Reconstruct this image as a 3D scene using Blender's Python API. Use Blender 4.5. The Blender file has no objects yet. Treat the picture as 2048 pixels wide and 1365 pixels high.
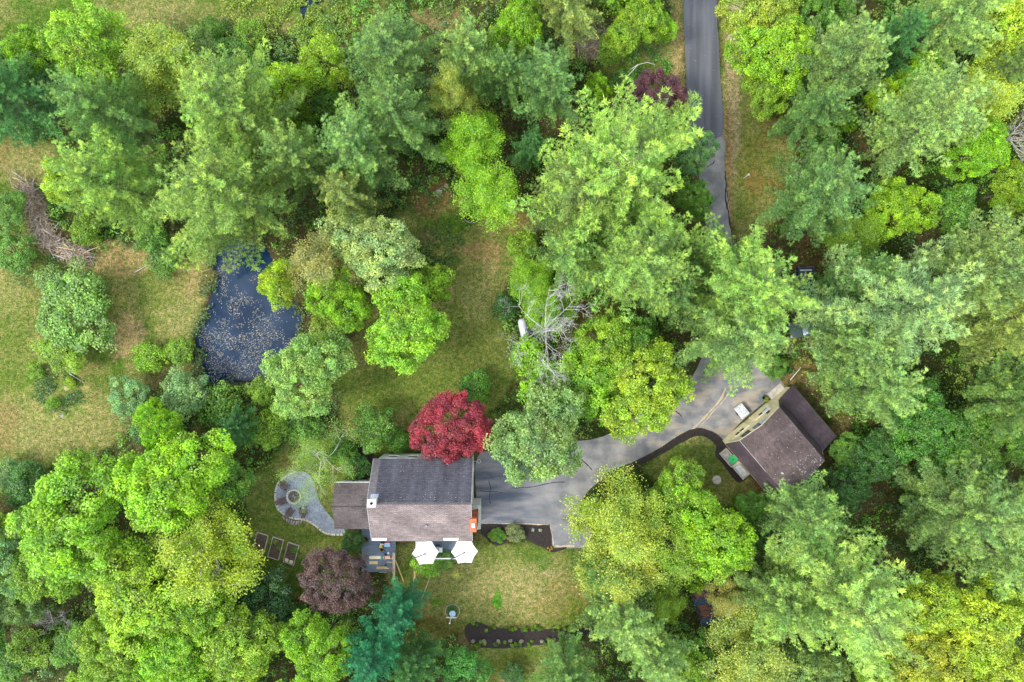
import bpy, bmesh, math, random
import numpy as np
from mathutils import Vector

R = math.radians
random.seed(7)
RNG = np.random.default_rng(11)
SC = bpy.context.scene
COL = SC.collection
CAMZ = 80.0
PXM = 2048 / 120.0

# ------------------------------------------------------------------ camera
cd = bpy.data.cameras.new('camera')
cam = bpy.data.objects.new('camera', cd)
COL.objects.link(cam)
cam.location = (0, 0, CAMZ)
cam.rotation_euler = (0, 0, 0)
cd.sensor_width = 36
cd.lens = 24
cd.clip_start = 0.5
cd.clip_end = 6000
SC.camera = cam

# ------------------------------------------------------------------ world and sun
SUN_EL, SUN_AZ = 50.0, 248.0          # azimuth clockwise from +Y: light from the left of the picture, a little from below
world = bpy.data.worlds.new('World')
SC.world = world
world.use_nodes = True
wn, wl = world.node_tree.nodes, world.node_tree.links
wn.clear()
wo = wn.new('ShaderNodeOutputWorld'); wb = wn.new('ShaderNodeBackground')
sky = wn.new('ShaderNodeTexSky'); sky.sky_type = 'NISHITA'; sky.sun_disc = False
sky.sun_elevation = R(SUN_EL); sky.sun_rotation = R(SUN_AZ)
tc = wn.new('ShaderNodeTexCoord'); mp = wn.new('ShaderNodeMapping')
mp.inputs['Scale'].default_value = (1, 1, 1.6)
mp.inputs['Location'].default_value = (0.31, 0.12, 0)
nz = wn.new('ShaderNodeTexNoise'); nz.inputs['Scale'].default_value = 2.6; nz.inputs['Detail'].default_value = 7
nz.inputs['Roughness'].default_value = 0.58
cr = wn.new('ShaderNodeValToRGB')
cr.color_ramp.elements[0].position = 0.40; cr.color_ramp.elements[1].position = 0.66
mx = wn.new('ShaderNodeMixRGB'); mx.inputs['Color2'].default_value = (9.3, 9.2, 9.1, 1)
wl.new(tc.outputs['Generated'], mp.inputs['Vector']); wl.new(mp.outputs['Vector'], nz.inputs['Vector'])
wl.new(nz.outputs['Fac'], cr.inputs['Fac']); wl.new(cr.outputs['Color'], mx.inputs['Fac'])
wl.new(sky.outputs['Color'], mx.inputs['Color1']); wl.new(mx.outputs['Color'], wb.inputs['Color'])
wb.inputs['Strength'].default_value = 0.15
wl.new(wb.outputs['Background'], wo.inputs['Surface'])
sd = bpy.data.lights.new('sun', 'SUN'); sd.energy = 1.5; sd.angle = R(14); sd.color = (1.0, 0.96, 0.88)
sun = bpy.data.objects.new('sun', sd); COL.objects.link(sun)
az, el = R(SUN_AZ), R(SUN_EL)
to_sun = Vector((math.sin(az) * math.cos(el), math.cos(az) * math.cos(el), math.sin(el)))
sun.rotation_euler = to_sun.to_track_quat('Z', 'Y').to_euler()
sun.location = (0, 0, 120)
SC.view_settings.view_transform = 'Standard'
SC.view_settings.look = 'None'
SC.view_settings.gamma = 1
SC.view_settings.exposure = 1.24

# ------------------------------------------------------------------ helpers
def P(px, py, z=0.0):
    k = (CAMZ - z) / CAMZ / PXM
    return ((px - 1024) * k, -(py - 682.5) * k)

def P3(px, py, z=0.0):
    x, y = P(px, py, z)
    return (x, y, z)

def tag(o, label=None, cat=None, group=None, kind=None):
    if label: o['label'] = label
    if cat: o['category'] = cat
    if group: o['group'] = group
    if kind: o['kind'] = kind
    return o

def thing(name, label, cat, loc=(0, 0, 0), rotz=0.0, group=None):
    o = bpy.data.objects.new(name, None)
    o.empty_display_size = 0.3
    COL.objects.link(o)
    o.location = loc
    o.rotation_euler = (0, 0, rotz)
    return tag(o, label, cat, group)

def link(name, me, mat=None, parent=None):
    o = bpy.data.objects.new(name, me)
    COL.objects.link(o)
    if mat and not me.materials: me.materials.append(mat)
    if parent: o.parent = parent
    return o

def ucopy(o, parent=None):
    c = o.copy(); COL.objects.link(c)
    c.parent = parent
    return c

def copy_tree(o, parent=None):
    c = ucopy(o, parent)
    for ch in [q for q in bpy.data.objects if q.parent == o]:
        copy_tree(ch, c)
    return c

class MB:
    def __init__(s, off=(0, 0, 0)):
        s.v = []; s.f = []; s.uv = {}; s.off = off
    def add(s, vs, fs):
        b = len(s.v); s.v += [tuple(a) for a in vs]
        s.f += [tuple(b + i for i in f) for f in fs]
        return b
    def box(s, x0, x1, y0, y1, z0, z1):
        s.add([(x0, y0, z0), (x1, y0, z0), (x1, y1, z0), (x0, y1, z0), (x0, y0, z1), (x1, y0, z1), (x1, y1, z1), (x0, y1, z1)],
              [(3, 2, 1, 0), (4, 5, 6, 7), (0, 1, 5, 4), (1, 2, 6, 5), (2, 3, 7, 6), (3, 0, 4, 7)])
        return s
    def obox(s, c, size, rz=0, tilt=(0, 0)):
        hx, hy, hz = [a / 2 for a in size]
        ca, sa = math.cos(rz), math.sin(rz)
        vs = []
        for dz in (-hz, hz):
            for dx, dy in ((-hx, -hy), (hx, -hy), (hx, hy), (-hx, hy)):
                z = dz + dx * tilt[0] + dy * tilt[1]
                vs.append((c[0] + dx * ca - dy * sa, c[1] + dx * sa + dy * ca, c[2] + z))
        s.add(vs, [(3, 2, 1, 0), (4, 5, 6, 7), (0, 1, 5, 4), (1, 2, 6, 5), (2, 3, 7, 6), (3, 0, 4, 7)])
        return s
    def prism(s, poly, z0, z1):
        n = len(poly)
        vs = [(x, y, z0) for x, y in poly] + [(x, y, z1) for x, y in poly]
        s.add(vs, [tuple(range(n - 1, -1, -1)), tuple(range(n, 2 * n))] + [(i, (i + 1) % n, n + (i + 1) % n, n + i) for i in range(n)])
        return s
    def slab(s, quad, t):
        """a thin slab under four 3D corners (top face, counterclockwise from above)"""
        a = [Vector(q) for q in quad]
        n = (a[1] - a[0]).cross(a[2] - a[0]).normalized()
        lo = [q - n * t for q in a]
        m = len(a)
        s.add(a + lo, [tuple(range(m)), tuple(range(2 * m - 1, m - 1, -1))] + [(i, m + i, m + (i + 1) % m, (i + 1) % m) for i in range(m)])
        return s
    def tube(s, pts, rad, n=8, caps=True):
        pts = [Vector(p) for p in pts]
        if not hasattr(rad, '__len__'): rad = [rad] * len(pts)
        base = len(s.v)
        for i, p in enumerate(pts):
            d = (pts[min(i + 1, len(pts) - 1)] - pts[max(i - 1, 0)])
            d = d.normalized() if d.length > 1e-6 else Vector((0, 0, 1))
            a = d.orthogonal().normalized() if abs(d.z) < .99 else Vector((1, 0, 0))
            if abs(d.z) < .99:
                a = d.cross(Vector((0, 0, 1))).normalized()
            b = d.cross(a)
            for k in range(n):
                t = 2 * math.pi * k / n
                s.v.append(tuple(p + (a * math.cos(t) + b * math.sin(t)) * rad[i]))
        for i in range(len(pts) - 1):
            for k in range(n):
                s.f.append((base + i * n + k, base + i * n + (k + 1) % n, base + (i + 1) * n + (k + 1) % n, base + (i + 1) * n + k))
        if caps:
            s.f.append(tuple(base + k for k in range(n - 1, -1, -1)))
            s.f.append(tuple(base + (len(pts) - 1) * n + k for k in range(n)))
        return s
    def lathe(s, c, prof, n=20):
        """prof: (radius, z) pairs from bottom to top"""
        return s.tube([(c[0], c[1], c[2] + z) for r, z in prof], [max(r, .001) for r, z in prof], n)
    def build(s, name, mat=None, parent=None, smooth=False, bevel=0, kind=None):
        me = bpy.data.meshes.new(name)
        ox, oy, oz = s.off
        me.from_pydata([(x - ox, y - oy, z - oz) for x, y, z in s.v], [], s.f)
        bm = bmesh.new(); bm.from_mesh(me)
        bmesh.ops.recalc_face_normals(bm, faces=bm.faces)
        if bevel:
            bmesh.ops.bevel(bm, geom=bm.edges[:], offset=bevel, segments=1, affect='EDGES')
        bm.to_mesh(me); bm.free()
        if smooth:
            for p in me.polygons: p.use_smooth = True
        o = link(name, me, mat, parent)
        if kind: o['kind'] = kind
        return o

def np_mesh(name, V, F, attrs=None, col=None, smooth=False):
    me = bpy.data.meshes.new(name)
    n, k = F.shape
    me.vertices.add(len(V)); me.vertices.foreach_set('co', np.asarray(V, np.float32).ravel())
    me.loops.add(n * k); me.loops.foreach_set('vertex_index', F.astype(np.int32).ravel())
    me.polygons.add(n); me.polygons.foreach_set('loop_start', np.arange(0, n * k, k, dtype=np.int32))
    if attrs:
        for an, av in attrs.items():
            a = me.attributes.new(an, 'FLOAT', 'POINT'); a.data.foreach_set('value', np.asarray(av, np.float32))
    if col is not None:
        a = me.attributes.new('col', 'FLOAT_COLOR', 'POINT')
        c4 = np.ones((len(V), 4), np.float32); c4[:, :3] = col
        a.data.foreach_set('color', c4.ravel())
    me.update(calc_edges=True)
    if smooth: me.polygons.foreach_set('use_smooth', np.ones(n, bool))
    return me

# numpy value noise
_T = np.random.default_rng(5).random((256, 256))
def vnoise(x, y, s, seed=0):
    x = x / s + seed * 17.3; y = y / s + seed * 9.1
    xi = np.floor(x).astype(int); yi = np.floor(y).astype(int)
    fx = x - xi; fy = y - yi
    fx = fx * fx * (3 - 2 * fx); fy = fy * fy * (3 - 2 * fy)
    g = lambda i, j: _T[i % 256, j % 256]
    return (g(xi, yi) * (1 - fx) + g(xi + 1, yi) * fx) * (1 - fy) + (g(xi, yi + 1) * (1 - fx) + g(xi + 1, yi + 1) * fx) * fy
def fbm(x, y, s, seed=0, o=4):
    r = 0; a = .5; t = 0
    for i in range(o):
        r = r + a * vnoise(x, y, s, seed + i); t += a; s /= 2.1; a *= .55
    return r / t
def sdist(x, y, poly):
    """signed distance, negative inside"""
    x = np.asarray(x, float); y = np.asarray(y, float)
    d = np.full(x.shape, 1e9); ins = np.zeros(x.shape, bool)
    n = len(poly)
    for i in range(n):
        ax, ay = poly[i]; bx, by = poly[(i + 1) % n]
        ex, ey = bx - ax, by - ay
        t = np.clip(((x - ax) * ex + (y - ay) * ey) / (ex * ex + ey * ey + 1e-9), 0, 1)
        d = np.minimum(d, np.hypot(x - ax - t * ex, y - ay - t * ey))
        c = ((ay > y) != (by > y))
        with np.errstate(divide='ignore', invalid='ignore'):
            xx = (bx - ax) * (y - ay) / (by - ay + (0 if by != ay else 1e-9)) + ax
        ins ^= (c & (x < xx))
    return np.where(ins, -d, d)
def smoothpoly(poly, k=4, jit=0.0, closed=True, seed=1):
    rr = random.Random(seed); out = []; n = len(poly)
    rng = range(n) if closed else range(n - 1)
    for i in rng:
        p0, p1, p2, p3 = [poly[(i + j) % n] if closed else poly[max(0, min(n - 1, i + j))] for j in (-1, 0, 1, 2)]
        for j in range(k):
            t = j / k
            q = []
            for a in (0, 1):
                q.append(.5 * ((2 * p1[a]) + (-p0[a] + p2[a]) * t + (2 * p0[a] - 5 * p1[a] + 4 * p2[a] - p3[a]) * t * t + (-p0[a] + 3 * p1[a] - 3 * p2[a] + p3[a]) * t ** 3) + rr.uniform(-jit, jit))
            out.append(tuple(q))
    if not closed: out.append(poly[-1])
    return out

# ------------------------------------------------------------------ materials
def nodes(name):
    m = bpy.data.materials.new(name); m.use_nodes = True
    nt = m.node_tree
    return m, nt.nodes, nt.links, nt.nodes['Principled BSDF']

def mat(name, c, rough=.7, var=.25, scale=6, bump=0.0, metal=0.0, c2=None, spec=.4, detail=4, stretch=(1, 1, 1), bscale=None, mixpos=(.35, .65)):
    m, N, L, b = nodes(name)
    b.inputs['Roughness'].default_value = rough; b.inputs['Metallic'].default_value = metal
    b.inputs['Specular IOR Level'].default_value = spec
    t = N.new('ShaderNodeTexCoord'); mpg = N.new('ShaderNodeMapping'); mpg.inputs['Scale'].default_value = stretch
    L.new(t.outputs['Object'], mpg.inputs['Vector'])
    n = N.new('ShaderNodeTexNoise'); n.inputs['Scale'].default_value = scale; n.inputs['Detail'].default_value = detail
    L.new(mpg.outputs['Vector'], n.inputs['Vector'])
    r = N.new('ShaderNodeValToRGB')
    r.color_ramp.elements[0].position, r.color_ramp.elements[1].position = mixpos
    ca = tuple(max(0, x * (1 - var)) for x in c); cb = c2 or tuple(min(1, x * (1 + var)) for x in c)
    r.color_ramp.elements[0].color = (*ca, 1); r.color_ramp.elements[1].color = (*cb, 1)
    L.new(n.outputs['Fac'], r.inputs['Fac']); L.new(r.outputs['Color'], b.inputs['Base Color'])
    if bump:
        n2 = N.new('ShaderNodeTexNoise'); n2.inputs['Scale'].default_value = bscale or scale * 6; n2.inputs['Detail'].default_value = 3
        L.new(mpg.outputs['Vector'], n2.inputs['Vector'])
        bp = N.new('ShaderNodeBump'); bp.inputs['Strength'].default_value = bump; bp.inputs['Distance'].default_value = .03
        L.new(n2.outputs['Fac'], bp.inputs['Height']); L.new(bp.outputs['Normal'], b.inputs['Normal'])
    return m

def leafmat(name, use_attr, tipc, rough=.5, trans=.35):
    m = bpy.data.materials.new(name); m.use_nodes = True
    N, L = m.node_tree.nodes, m.node_tree.links; N.clear()
    out = N.new('ShaderNodeOutputMaterial')
    if use_attr:
        src = N.new('ShaderNodeAttribute'); src.attribute_name = 'col'
    else:
        src = N.new('ShaderNodeObjectInfo')
    sc = src.outputs['Color']
    v = N.new('ShaderNodeAttribute'); v.attribute_name = 'v'
    ma = N.new('ShaderNodeMapRange'); ma.inputs['To Min'].default_value = .28; ma.inputs['To Max'].default_value = 1.62
    L.new(v.outputs['Fac'], ma.inputs['Value'])
    mul = N.new('ShaderNodeVectorMath'); mul.operation = 'SCALE'
    tcn = N.new('ShaderNodeTexCoord'); nzn = N.new('ShaderNodeTexNoise'); nzn.inputs['Scale'].default_value = .45; nzn.inputs['Detail'].default_value = 3
    L.new(tcn.outputs['Object'], nzn.inputs['Vector'])
    crn = N.new('ShaderNodeValToRGB'); crn.color_ramp.elements[0].position = .36; crn.color_ramp.elements[1].position = .64
    crn.color_ramp.elements[0].color = (.78, .90, .95, 1); crn.color_ramp.elements[1].color = (1.18, 1.08, .85, 1)
    L.new(nzn.outputs['Fac'], crn.inputs['Fac'])
    hue = N.new('ShaderNodeVectorMath'); hue.operation = 'MULTIPLY'; L.new(sc, hue.inputs[0]); L.new(crn.outputs['Color'], hue.inputs[1])
    L.new(hue.outputs['Vector'], mul.inputs[0]); L.new(ma.outputs['Result'], mul.inputs['Scale'])
    t = N.new('ShaderNodeAttribute'); t.attribute_name = 't'
    tipm = N.new('ShaderNodeMixRGB'); tipm.blend_type = 'MULTIPLY'; tipm.inputs['Color2'].default_value = (*tipc, 1)
    L.new(t.outputs['Fac'], tipm.inputs['Fac']); L.new(mul.outputs['Vector'], tipm.inputs['Color1'])
    d = N.new('ShaderNodeBsdfDiffuse'); tr = N.new('ShaderNodeBsdfTranslucent'); g = N.new('ShaderNodeBsdfGlossy')
    g.inputs['Roughness'].default_value = rough; g.inputs['Color'].default_value = (.9, .95, .9, 1)
    L.new(tipm.outputs['Color'], d.inputs['Color']); L.new(tipm.outputs['Color'], tr.inputs['Color'])
    m1 = N.new('ShaderNodeMixShader'); m1.inputs['Fac'].default_value = trans
    L.new(d.outputs[0], m1.inputs[1]); L.new(tr.outputs[0], m1.inputs[2])
    m2 = N.new('ShaderNodeMixShader'); m2.inputs['Fac'].default_value = .05
    L.new(m1.outputs[0], m2.inputs[1]); L.new(g.outputs[0], m2.inputs[2])
    L.new(m2.outputs[0], out.inputs['Surface'])
    return m

M = {}
M['leaf'] = leafmat('leaf', False, (1.45, 1.25, 1.0))
M['needle'] = leafmat('needle', False, (1.55, 1.35, 1.0), .45, .25)
M['leaf_ground'] = leafmat('ground_leaf', True, (1.2, 1.2, 1.0))
M['bark'] = mat('bark', (.16, .12, .09), .9, .4, 3, .6, stretch=(3, 3, .6))
M['bark_pine'] = mat('pine_bark', (.17, .14, .11), .9, .35, 4, .4)
M['bark_grey'] = mat('bark_grey', (.36, .33, .30), .85, .3, 4, .4)
M['bark_dead'] = mat('dead_bark', (.46, .44, .42), .9, .25, 3, .3, c2=(.60, .58, .56))
M['bark_white'] = mat('bark_white', (.72, .70, .68), .7, .25, 3, .2, c2=(.8, .78, .76))
M['white'] = mat('white_paint', (.74, .74, .72), .5, .06, 3, .05)
M['fabric_white'] = mat('white_fabric', (.78, .78, .77), .85, .06, 2, c2=(.84, .84, .82))
M['cream'] = mat('cream_siding', (.80, .72, .45), .6, .07, 2, .1)
M['dark'] = mat('dark_metal', (.03, .03, .035), .4, .2, 4)
M['deck'] = mat('deck_plank', (.13, .17, .22), .6, .2, 3, .15, stretch=(.4, 6, 1))
M['lumber'] = mat('lumber', (.62, .46, .20), .7, .15, 3, .1, stretch=(1, 5, 1))
M['lumber_pale'] = mat('pale_lumber', (.68, .60, .42), .7, .12, 3, .1)
M['wood_grey'] = mat('weathered_wood', (.52, .47, .39), .85, .25, 5, .3)
M['wood_brown'] = mat('brown_wood', (.13, .095, .085), .75, .3, 8, .3)
M['stone'] = mat('kerb_stone', (.50, .46, .40), .85, .3, 5, .5, c2=(.66, .62, .55))
M['stone_grey'] = mat('grey_stone', (.30, .29, .28), .9, .3, 4, .5)
M['soil'] = mat('soil', (.10, .07, .05), .95, .4, 8, 1.0)
M['mulch'] = mat('mulch', (.018, .014, .014), .95, .5, 14, 1.0, c2=(.05, .038, .034))
M['concrete'] = mat('concrete', (.42, .39, .34), .9, .2, 3, .3)
M['rust'] = mat('rust', (.02, .03, .045), .8, .4, 1.3, .3, c2=(.14, .06, .04), mixpos=(.42, .55))
M['steel_blue'] = mat('blue_steel', (.02, .04, .07), .4, .4, 3, .1, metal=.3)
M['green_lid'] = mat('green_plastic', (.03, .42, .13), .5, .1, 2)
M['blue'] = mat('blue_plastic', (.03, .12, .32), .45, .1, 2)
M['lightblue'] = mat('light_blue_plastic', (.40, .58, .80), .45, .1, 2)
M['yellow'] = mat('yellow_plastic', (.80, .52, .03), .45, .1, 2)
M['red'] = mat('red_plastic', (.55, .02, .05), .45, .1, 2)
M['pink'] = mat('pink_plastic', (.75, .15, .25), .45, .1, 2)
M['teal'] = mat('teal_plastic', (.03, .40, .28), .45, .1, 2)
M['orange'] = mat('terracotta', (.50, .14, .05), .7, .15, 4)
M['truck'] = mat('truck_paint', (.012, .035, .085), .25, .1, 1, spec=.6)
M['car'] = mat('car_paint', (.10, .15, .14), .3, .1, 1, spec=.6)
M['rubber'] = mat('rubber', (.02, .02, .02), .8, .2, 6)
M['tank'] = mat('tank_paint', (.48, .50, .53), .5, .12, 2, .05)
M['tarp'] = mat('clear_cover', (.45, .50, .55), .3, .25, 5, .4, c2=(.75, .78, .8))
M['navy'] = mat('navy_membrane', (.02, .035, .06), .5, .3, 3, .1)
M['asphalt_new'] = mat('new_asphalt', (.088, .093, .108), .85, .12, .5, .3, bscale=40, stretch=(2.5, .15, 1), c2=(.13, .135, .155))
m, N, L, b = nodes('window_glass')
b.inputs['Base Color'].default_value = (.01, .02, .045, 1); b.inputs['Roughness'].default_value = .12
b.inputs['Specular IOR Level'].default_value = .25
M['glass'] = m

def brickmat(name, c1, c2, mort, bw, bh, uvname=None, rough=.85, extra=None, morts=.02):
    """shingle tabs or bricks laid on UV metres"""
    m, N, L, b = nodes(name)
    b.inputs['Roughness'].default_value = rough; b.inputs['Specular IOR Level'].default_value = .25
    uv = N.new('ShaderNodeUVMap'); uv.uv_map = 'UVMap'
    br = N.new('ShaderNodeTexBrick'); br.inputs['Scale'].default_value = 1
    br.inputs['Brick Width'].default_value = bw; br.inputs['Row Height'].default_value = bh
    br.inputs['Mortar Size'].default_value = morts; br.inputs['Bias'].default_value = 0
    br.inputs['Color1'].default_value = (*c1, 1); br.inputs['Color2'].default_value = (*c2, 1); br.inputs['Mortar'].default_value = (*mort, 1)
    L.new(uv.outputs[0], br.inputs['Vector'])
    n = N.new('ShaderNodeTexNoise'); n.inputs['Scale'].default_value = 1.0; n.inputs['Detail'].default_value = 6
    mp_ = N.new('ShaderNodeMapping'); mp_.inputs['Scale'].default_value = extra or (1, 1, 1)
    L.new(uv.outputs[0], mp_.inputs['Vector']); L.new(mp_.outputs[0], n.inputs['Vector'])
    mr = N.new('ShaderNodeMapRange'); mr.inputs['From Min'].default_value = .3; mr.inputs['From Max'].default_value = .7
    mr.inputs['To Min'].default_value = .62; mr.inputs['To Max'].default_value = 1.35
    L.new(n.outputs['Fac'], mr.inputs['Value'])
    n3 = N.new('ShaderNodeTexNoise'); n3.inputs['Scale'].default_value = 9; n3.inputs['Detail'].default_value = 4
    L.new(uv.outputs[0], n3.inputs['Vector'])
    mr3 = N.new('ShaderNodeMapRange'); mr3.inputs['To Min'].default_value = .7; mr3.inputs['To Max'].default_value = 1.3
    L.new(n3.outputs['Fac'], mr3.inputs['Value'])
    mm = N.new('ShaderNodeMath'); mm.operation = 'MULTIPLY'
    L.new(mr.outputs[0], mm.inputs[0]); L.new(mr3.outputs[0], mm.inputs[1])
    vm = N.new('ShaderNodeVectorMath'); vm.operation = 'SCALE'
    L.new(br.outputs['Color'], vm.inputs[0]); L.new(mm.outputs[0], vm.inputs['Scale'])
    L.new(vm.outputs['Vector'], b.inputs['Base Color'])
    return m
M['roof_dark'] = brickmat('dark_streaked_shingle', (.068, .070, .088), (.115, .112, .13), (.035, .035, .045), .36, .14, extra=(.9, .12, 1))  # darker blue-grey tabs, streaked down the slope, for the upper house roof
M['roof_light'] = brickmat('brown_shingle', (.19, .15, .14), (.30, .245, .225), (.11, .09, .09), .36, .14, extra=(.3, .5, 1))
M['roof_wing'] = brickmat('grey_brown_shingle', (.10, .085, .085), (.16, .135, .13), (.06, .05, .05), .33, .14, extra=(.4, .4, 1))
M['roof_garage'] = brickmat('mauve_brown_shingle', (.095, .07, .068), (.16, .125, .115), (.055, .04, .04), .33, .14, extra=(.6, .25, 1))
M['roof_purple'] = brickmat('dark_purple_shingle', (.062, .047, .055), (.095, .07, .078), (.035, .027, .033), .33, .14, extra=(.6, .25, 1))
M['brick'] = brickmat('red_brick', (.50, .10, .03), (.36, .07, .025), (.3, .2, .15), .2, .075, morts=.008)

# asphalt with pollen, seal-coat and wear
m, N, L, b = nodes('old_asphalt')
b.inputs['Roughness'].default_value = .85
t = N.new('ShaderNodeTexCoord')
def noise(scale, det=5, vec=None, st=None):
    n = N.new('ShaderNodeTexNoise'); n.inputs['Scale'].default_value = scale; n.inputs['Detail'].default_value = det
    src = vec or t.outputs['Object']
    if st:
        q = N.new('ShaderNodeMapping'); q.inputs['Scale'].default_value = st; q.inputs['Rotation'].default_value = (0, 0, R(-38) if st[2] == 9 else 0)
        L.new(src, q.inputs['Vector']); src = q.outputs[0]
    L.new(src, n.inputs['Vector']); return n
def ramp(inp, a, bb, ca, cb):
    r = N.new('ShaderNodeValToRGB'); r.color_ramp.elements[0].position = a; r.color_ramp.elements[1].position = bb
    r.color_ramp.elements[0].color = (*ca, 1); r.color_ramp.elements[1].color = (*cb, 1); L.new(inp, r.inputs['Fac']); return r
def mixc(f, a, bb, mode='MIX'):
    q = N.new('ShaderNodeMixRGB'); q.blend_type = mode
    L.new(f, q.inputs['Fac']) if not isinstance(f, (int, float)) else setattr(q.inputs['Fac'], 'default_value', f)
    for s_, v_ in (('Color1', a), ('Color2', bb)):
        if isinstance(v_, tuple): q.inputs[s_].default_value = (*v_, 1)
        else: L.new(v_, q.inputs[s_])
    return q
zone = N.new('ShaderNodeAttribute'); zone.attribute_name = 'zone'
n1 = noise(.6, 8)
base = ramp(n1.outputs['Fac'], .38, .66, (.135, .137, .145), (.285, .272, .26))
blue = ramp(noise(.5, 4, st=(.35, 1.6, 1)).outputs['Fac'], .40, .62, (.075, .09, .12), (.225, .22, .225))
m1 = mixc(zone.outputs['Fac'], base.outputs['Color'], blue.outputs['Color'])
tan = ramp(noise(.55, 9, st=(.45, 1.5, 9)).outputs['Fac'], .50, .60, (0, 0, 0), (.42, .42, .42))
z2 = N.new('ShaderNodeAttribute'); z2.attribute_name = 'pollen'
mulm = N.new('ShaderNodeMath'); mulm.operation = 'MULTIPLY'
L.new(tan.outputs['Color'], mulm.inputs[0]); L.new(z2.outputs['Fac'], mulm.inputs[1])
m2 = mixc(mulm.outputs[0], m1.outputs['Color'], (.46, .37, .24))
gr = ramp(noise(14, 3).outputs['Fac'], .3, .7, (.75, .75, .75), (1.3, 1.3, 1.3))
m3 = mixc(1.0, m2.outputs['Color'], gr.outputs['Color'], 'MULTIPLY')
L.new(m3.outputs['Color'], b.inputs['Base Color'])
M['asphalt'] = m

# gravel
m, N, L, b = nodes('grey_gravel')
b.inputs['Roughness'].default_value = .9
t = N.new('ShaderNodeTexCoord')
vo = N.new('ShaderNodeTexVoronoi'); vo.inputs['Scale'].default_value = 14; L.new(t.outputs['Object'], vo.inputs['Vector'])
r_ = ramp(vo.outputs['Color'], .1, .9, (.15, .175, .21), (.40, .44, .50))
r2_ = ramp(noise(.8, 4).outputs['Fac'], .3, .7, (.8, .8, .8), (1.15, 1.15, 1.15))
L.new(mixc(1.0, r_.outputs['Color'], r2_.outputs['Color'], 'MULTIPLY').outputs['Color'], b.inputs['Base Color'])
bp = N.new('ShaderNodeBump'); bp.inputs['Strength'].default_value = .8; bp.inputs['Distance'].default_value = .03
L.new(vo.outputs['Distance'], bp.inputs['Height']); L.new(bp.outputs['Normal'], b.inputs['Normal'])
M['gravel'] = m

# ground: colour attribute with fine grain
m, N, L, b = nodes('ground')
b.inputs['Roughness'].default_value = .95; b.inputs['Specular IOR Level'].default_value = .1
t = N.new('ShaderNodeTexCoord')
at = N.new('ShaderNodeAttribute'); at.attribute_name = 'col'
g1 = ramp(noise(7, 6).outputs['Fac'], .30, .70, (.42, .45, .40), (1.6, 1.55, 1.55))
g2 = ramp(noise(1.6, 5).outputs['Fac'], .32, .68, (.72, .80, .7), (1.28, 1.18, 1.25))
x1 = mixc(1.0, at.outputs['Color'], g1.outputs['Color'], 'MULTIPLY')
x2 = mixc(1.0, x1.outputs['Color'], g2.outputs['Color'], 'MULTIPLY')
g3 = ramp(noise(2.6, 7).outputs['Fac'], .36, .60, (.58, .86, .42), (1.34, 1.16, 1.25))
x2 = mixc(1.0, x2.outputs['Color'], g3.outputs['Color'], 'MULTIPLY')
L.new(x2.outputs['Color'], b.inputs['Base Color'])
bp = N.new('ShaderNodeBump'); bp.inputs['Strength'].default_value = .7; bp.inputs['Distance'].default_value = .08
L.new(noise(9, 5).outputs['Fac'], bp.inputs['Height']); L.new(bp.outputs['Normal'], b.inputs['Normal'])
M['ground'] = m

# pond water: dark blue, with a film of pollen and algae on it
m, N, L, b = nodes('pond_water')
t = N.new('ShaderNodeTexCoord')
film = N.new('ShaderNodeAttribute'); film.attribute_name = 'film'
fn = noise(1.3, 9); fn.inputs['Roughness'].default_value = .68
fn2 = noise(9, 6); fn2.inputs['Roughness'].default_value = .7
ad = N.new('ShaderNodeMath'); ad.operation = 'MULTIPLY_ADD'; L.new(fn.outputs['Fac'], ad.inputs[0]); ad.inputs[1].default_value = 1.8; L.new(film.outputs['Fac'], ad.inputs[2])
sp = N.new('ShaderNodeMath'); sp.operation = 'MULTIPLY_ADD'; L.new(fn2.outputs['Fac'], sp.inputs[0]); sp.inputs[1].default_value = .75; L.new(ad.outputs[0], sp.inputs[2])
scum = ramp(sp.outputs[0], 1.10, 1.50, (0, 0, 0), (1, 1, 1))
haze_ = ramp(noise(.22, 5).outputs['Fac'], .42, .68, (0, 0, 0), (1, 1, 1))
deep = mixc(haze_.outputs['Color'], (.001, .016, .045), (.020, .044, .085))
cc = mixc(scum.outputs['Color'], deep.outputs['Color'], (.20, .178, .172))
L.new(cc.outputs['Color'], b.inputs['Base Color'])
rr_ = ramp(scum.outputs['Color'], 0, 1, (.04, .04, .04), (.7, .7, .7)); L.new(rr_.outputs['Color'], b.inputs['Roughness'])
b.inputs['IOR'].default_value = 1.33
wv = noise(2.2, 2); bp = N.new('ShaderNodeBump'); bp.inputs['Strength'].default_value = .05; bp.inputs['Distance'].default_value = .02
L.new(wv.outputs['Fac'], bp.inputs['Height']); L.new(bp.outputs['Normal'], b.inputs['Normal'])
M['water'] = m

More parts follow.
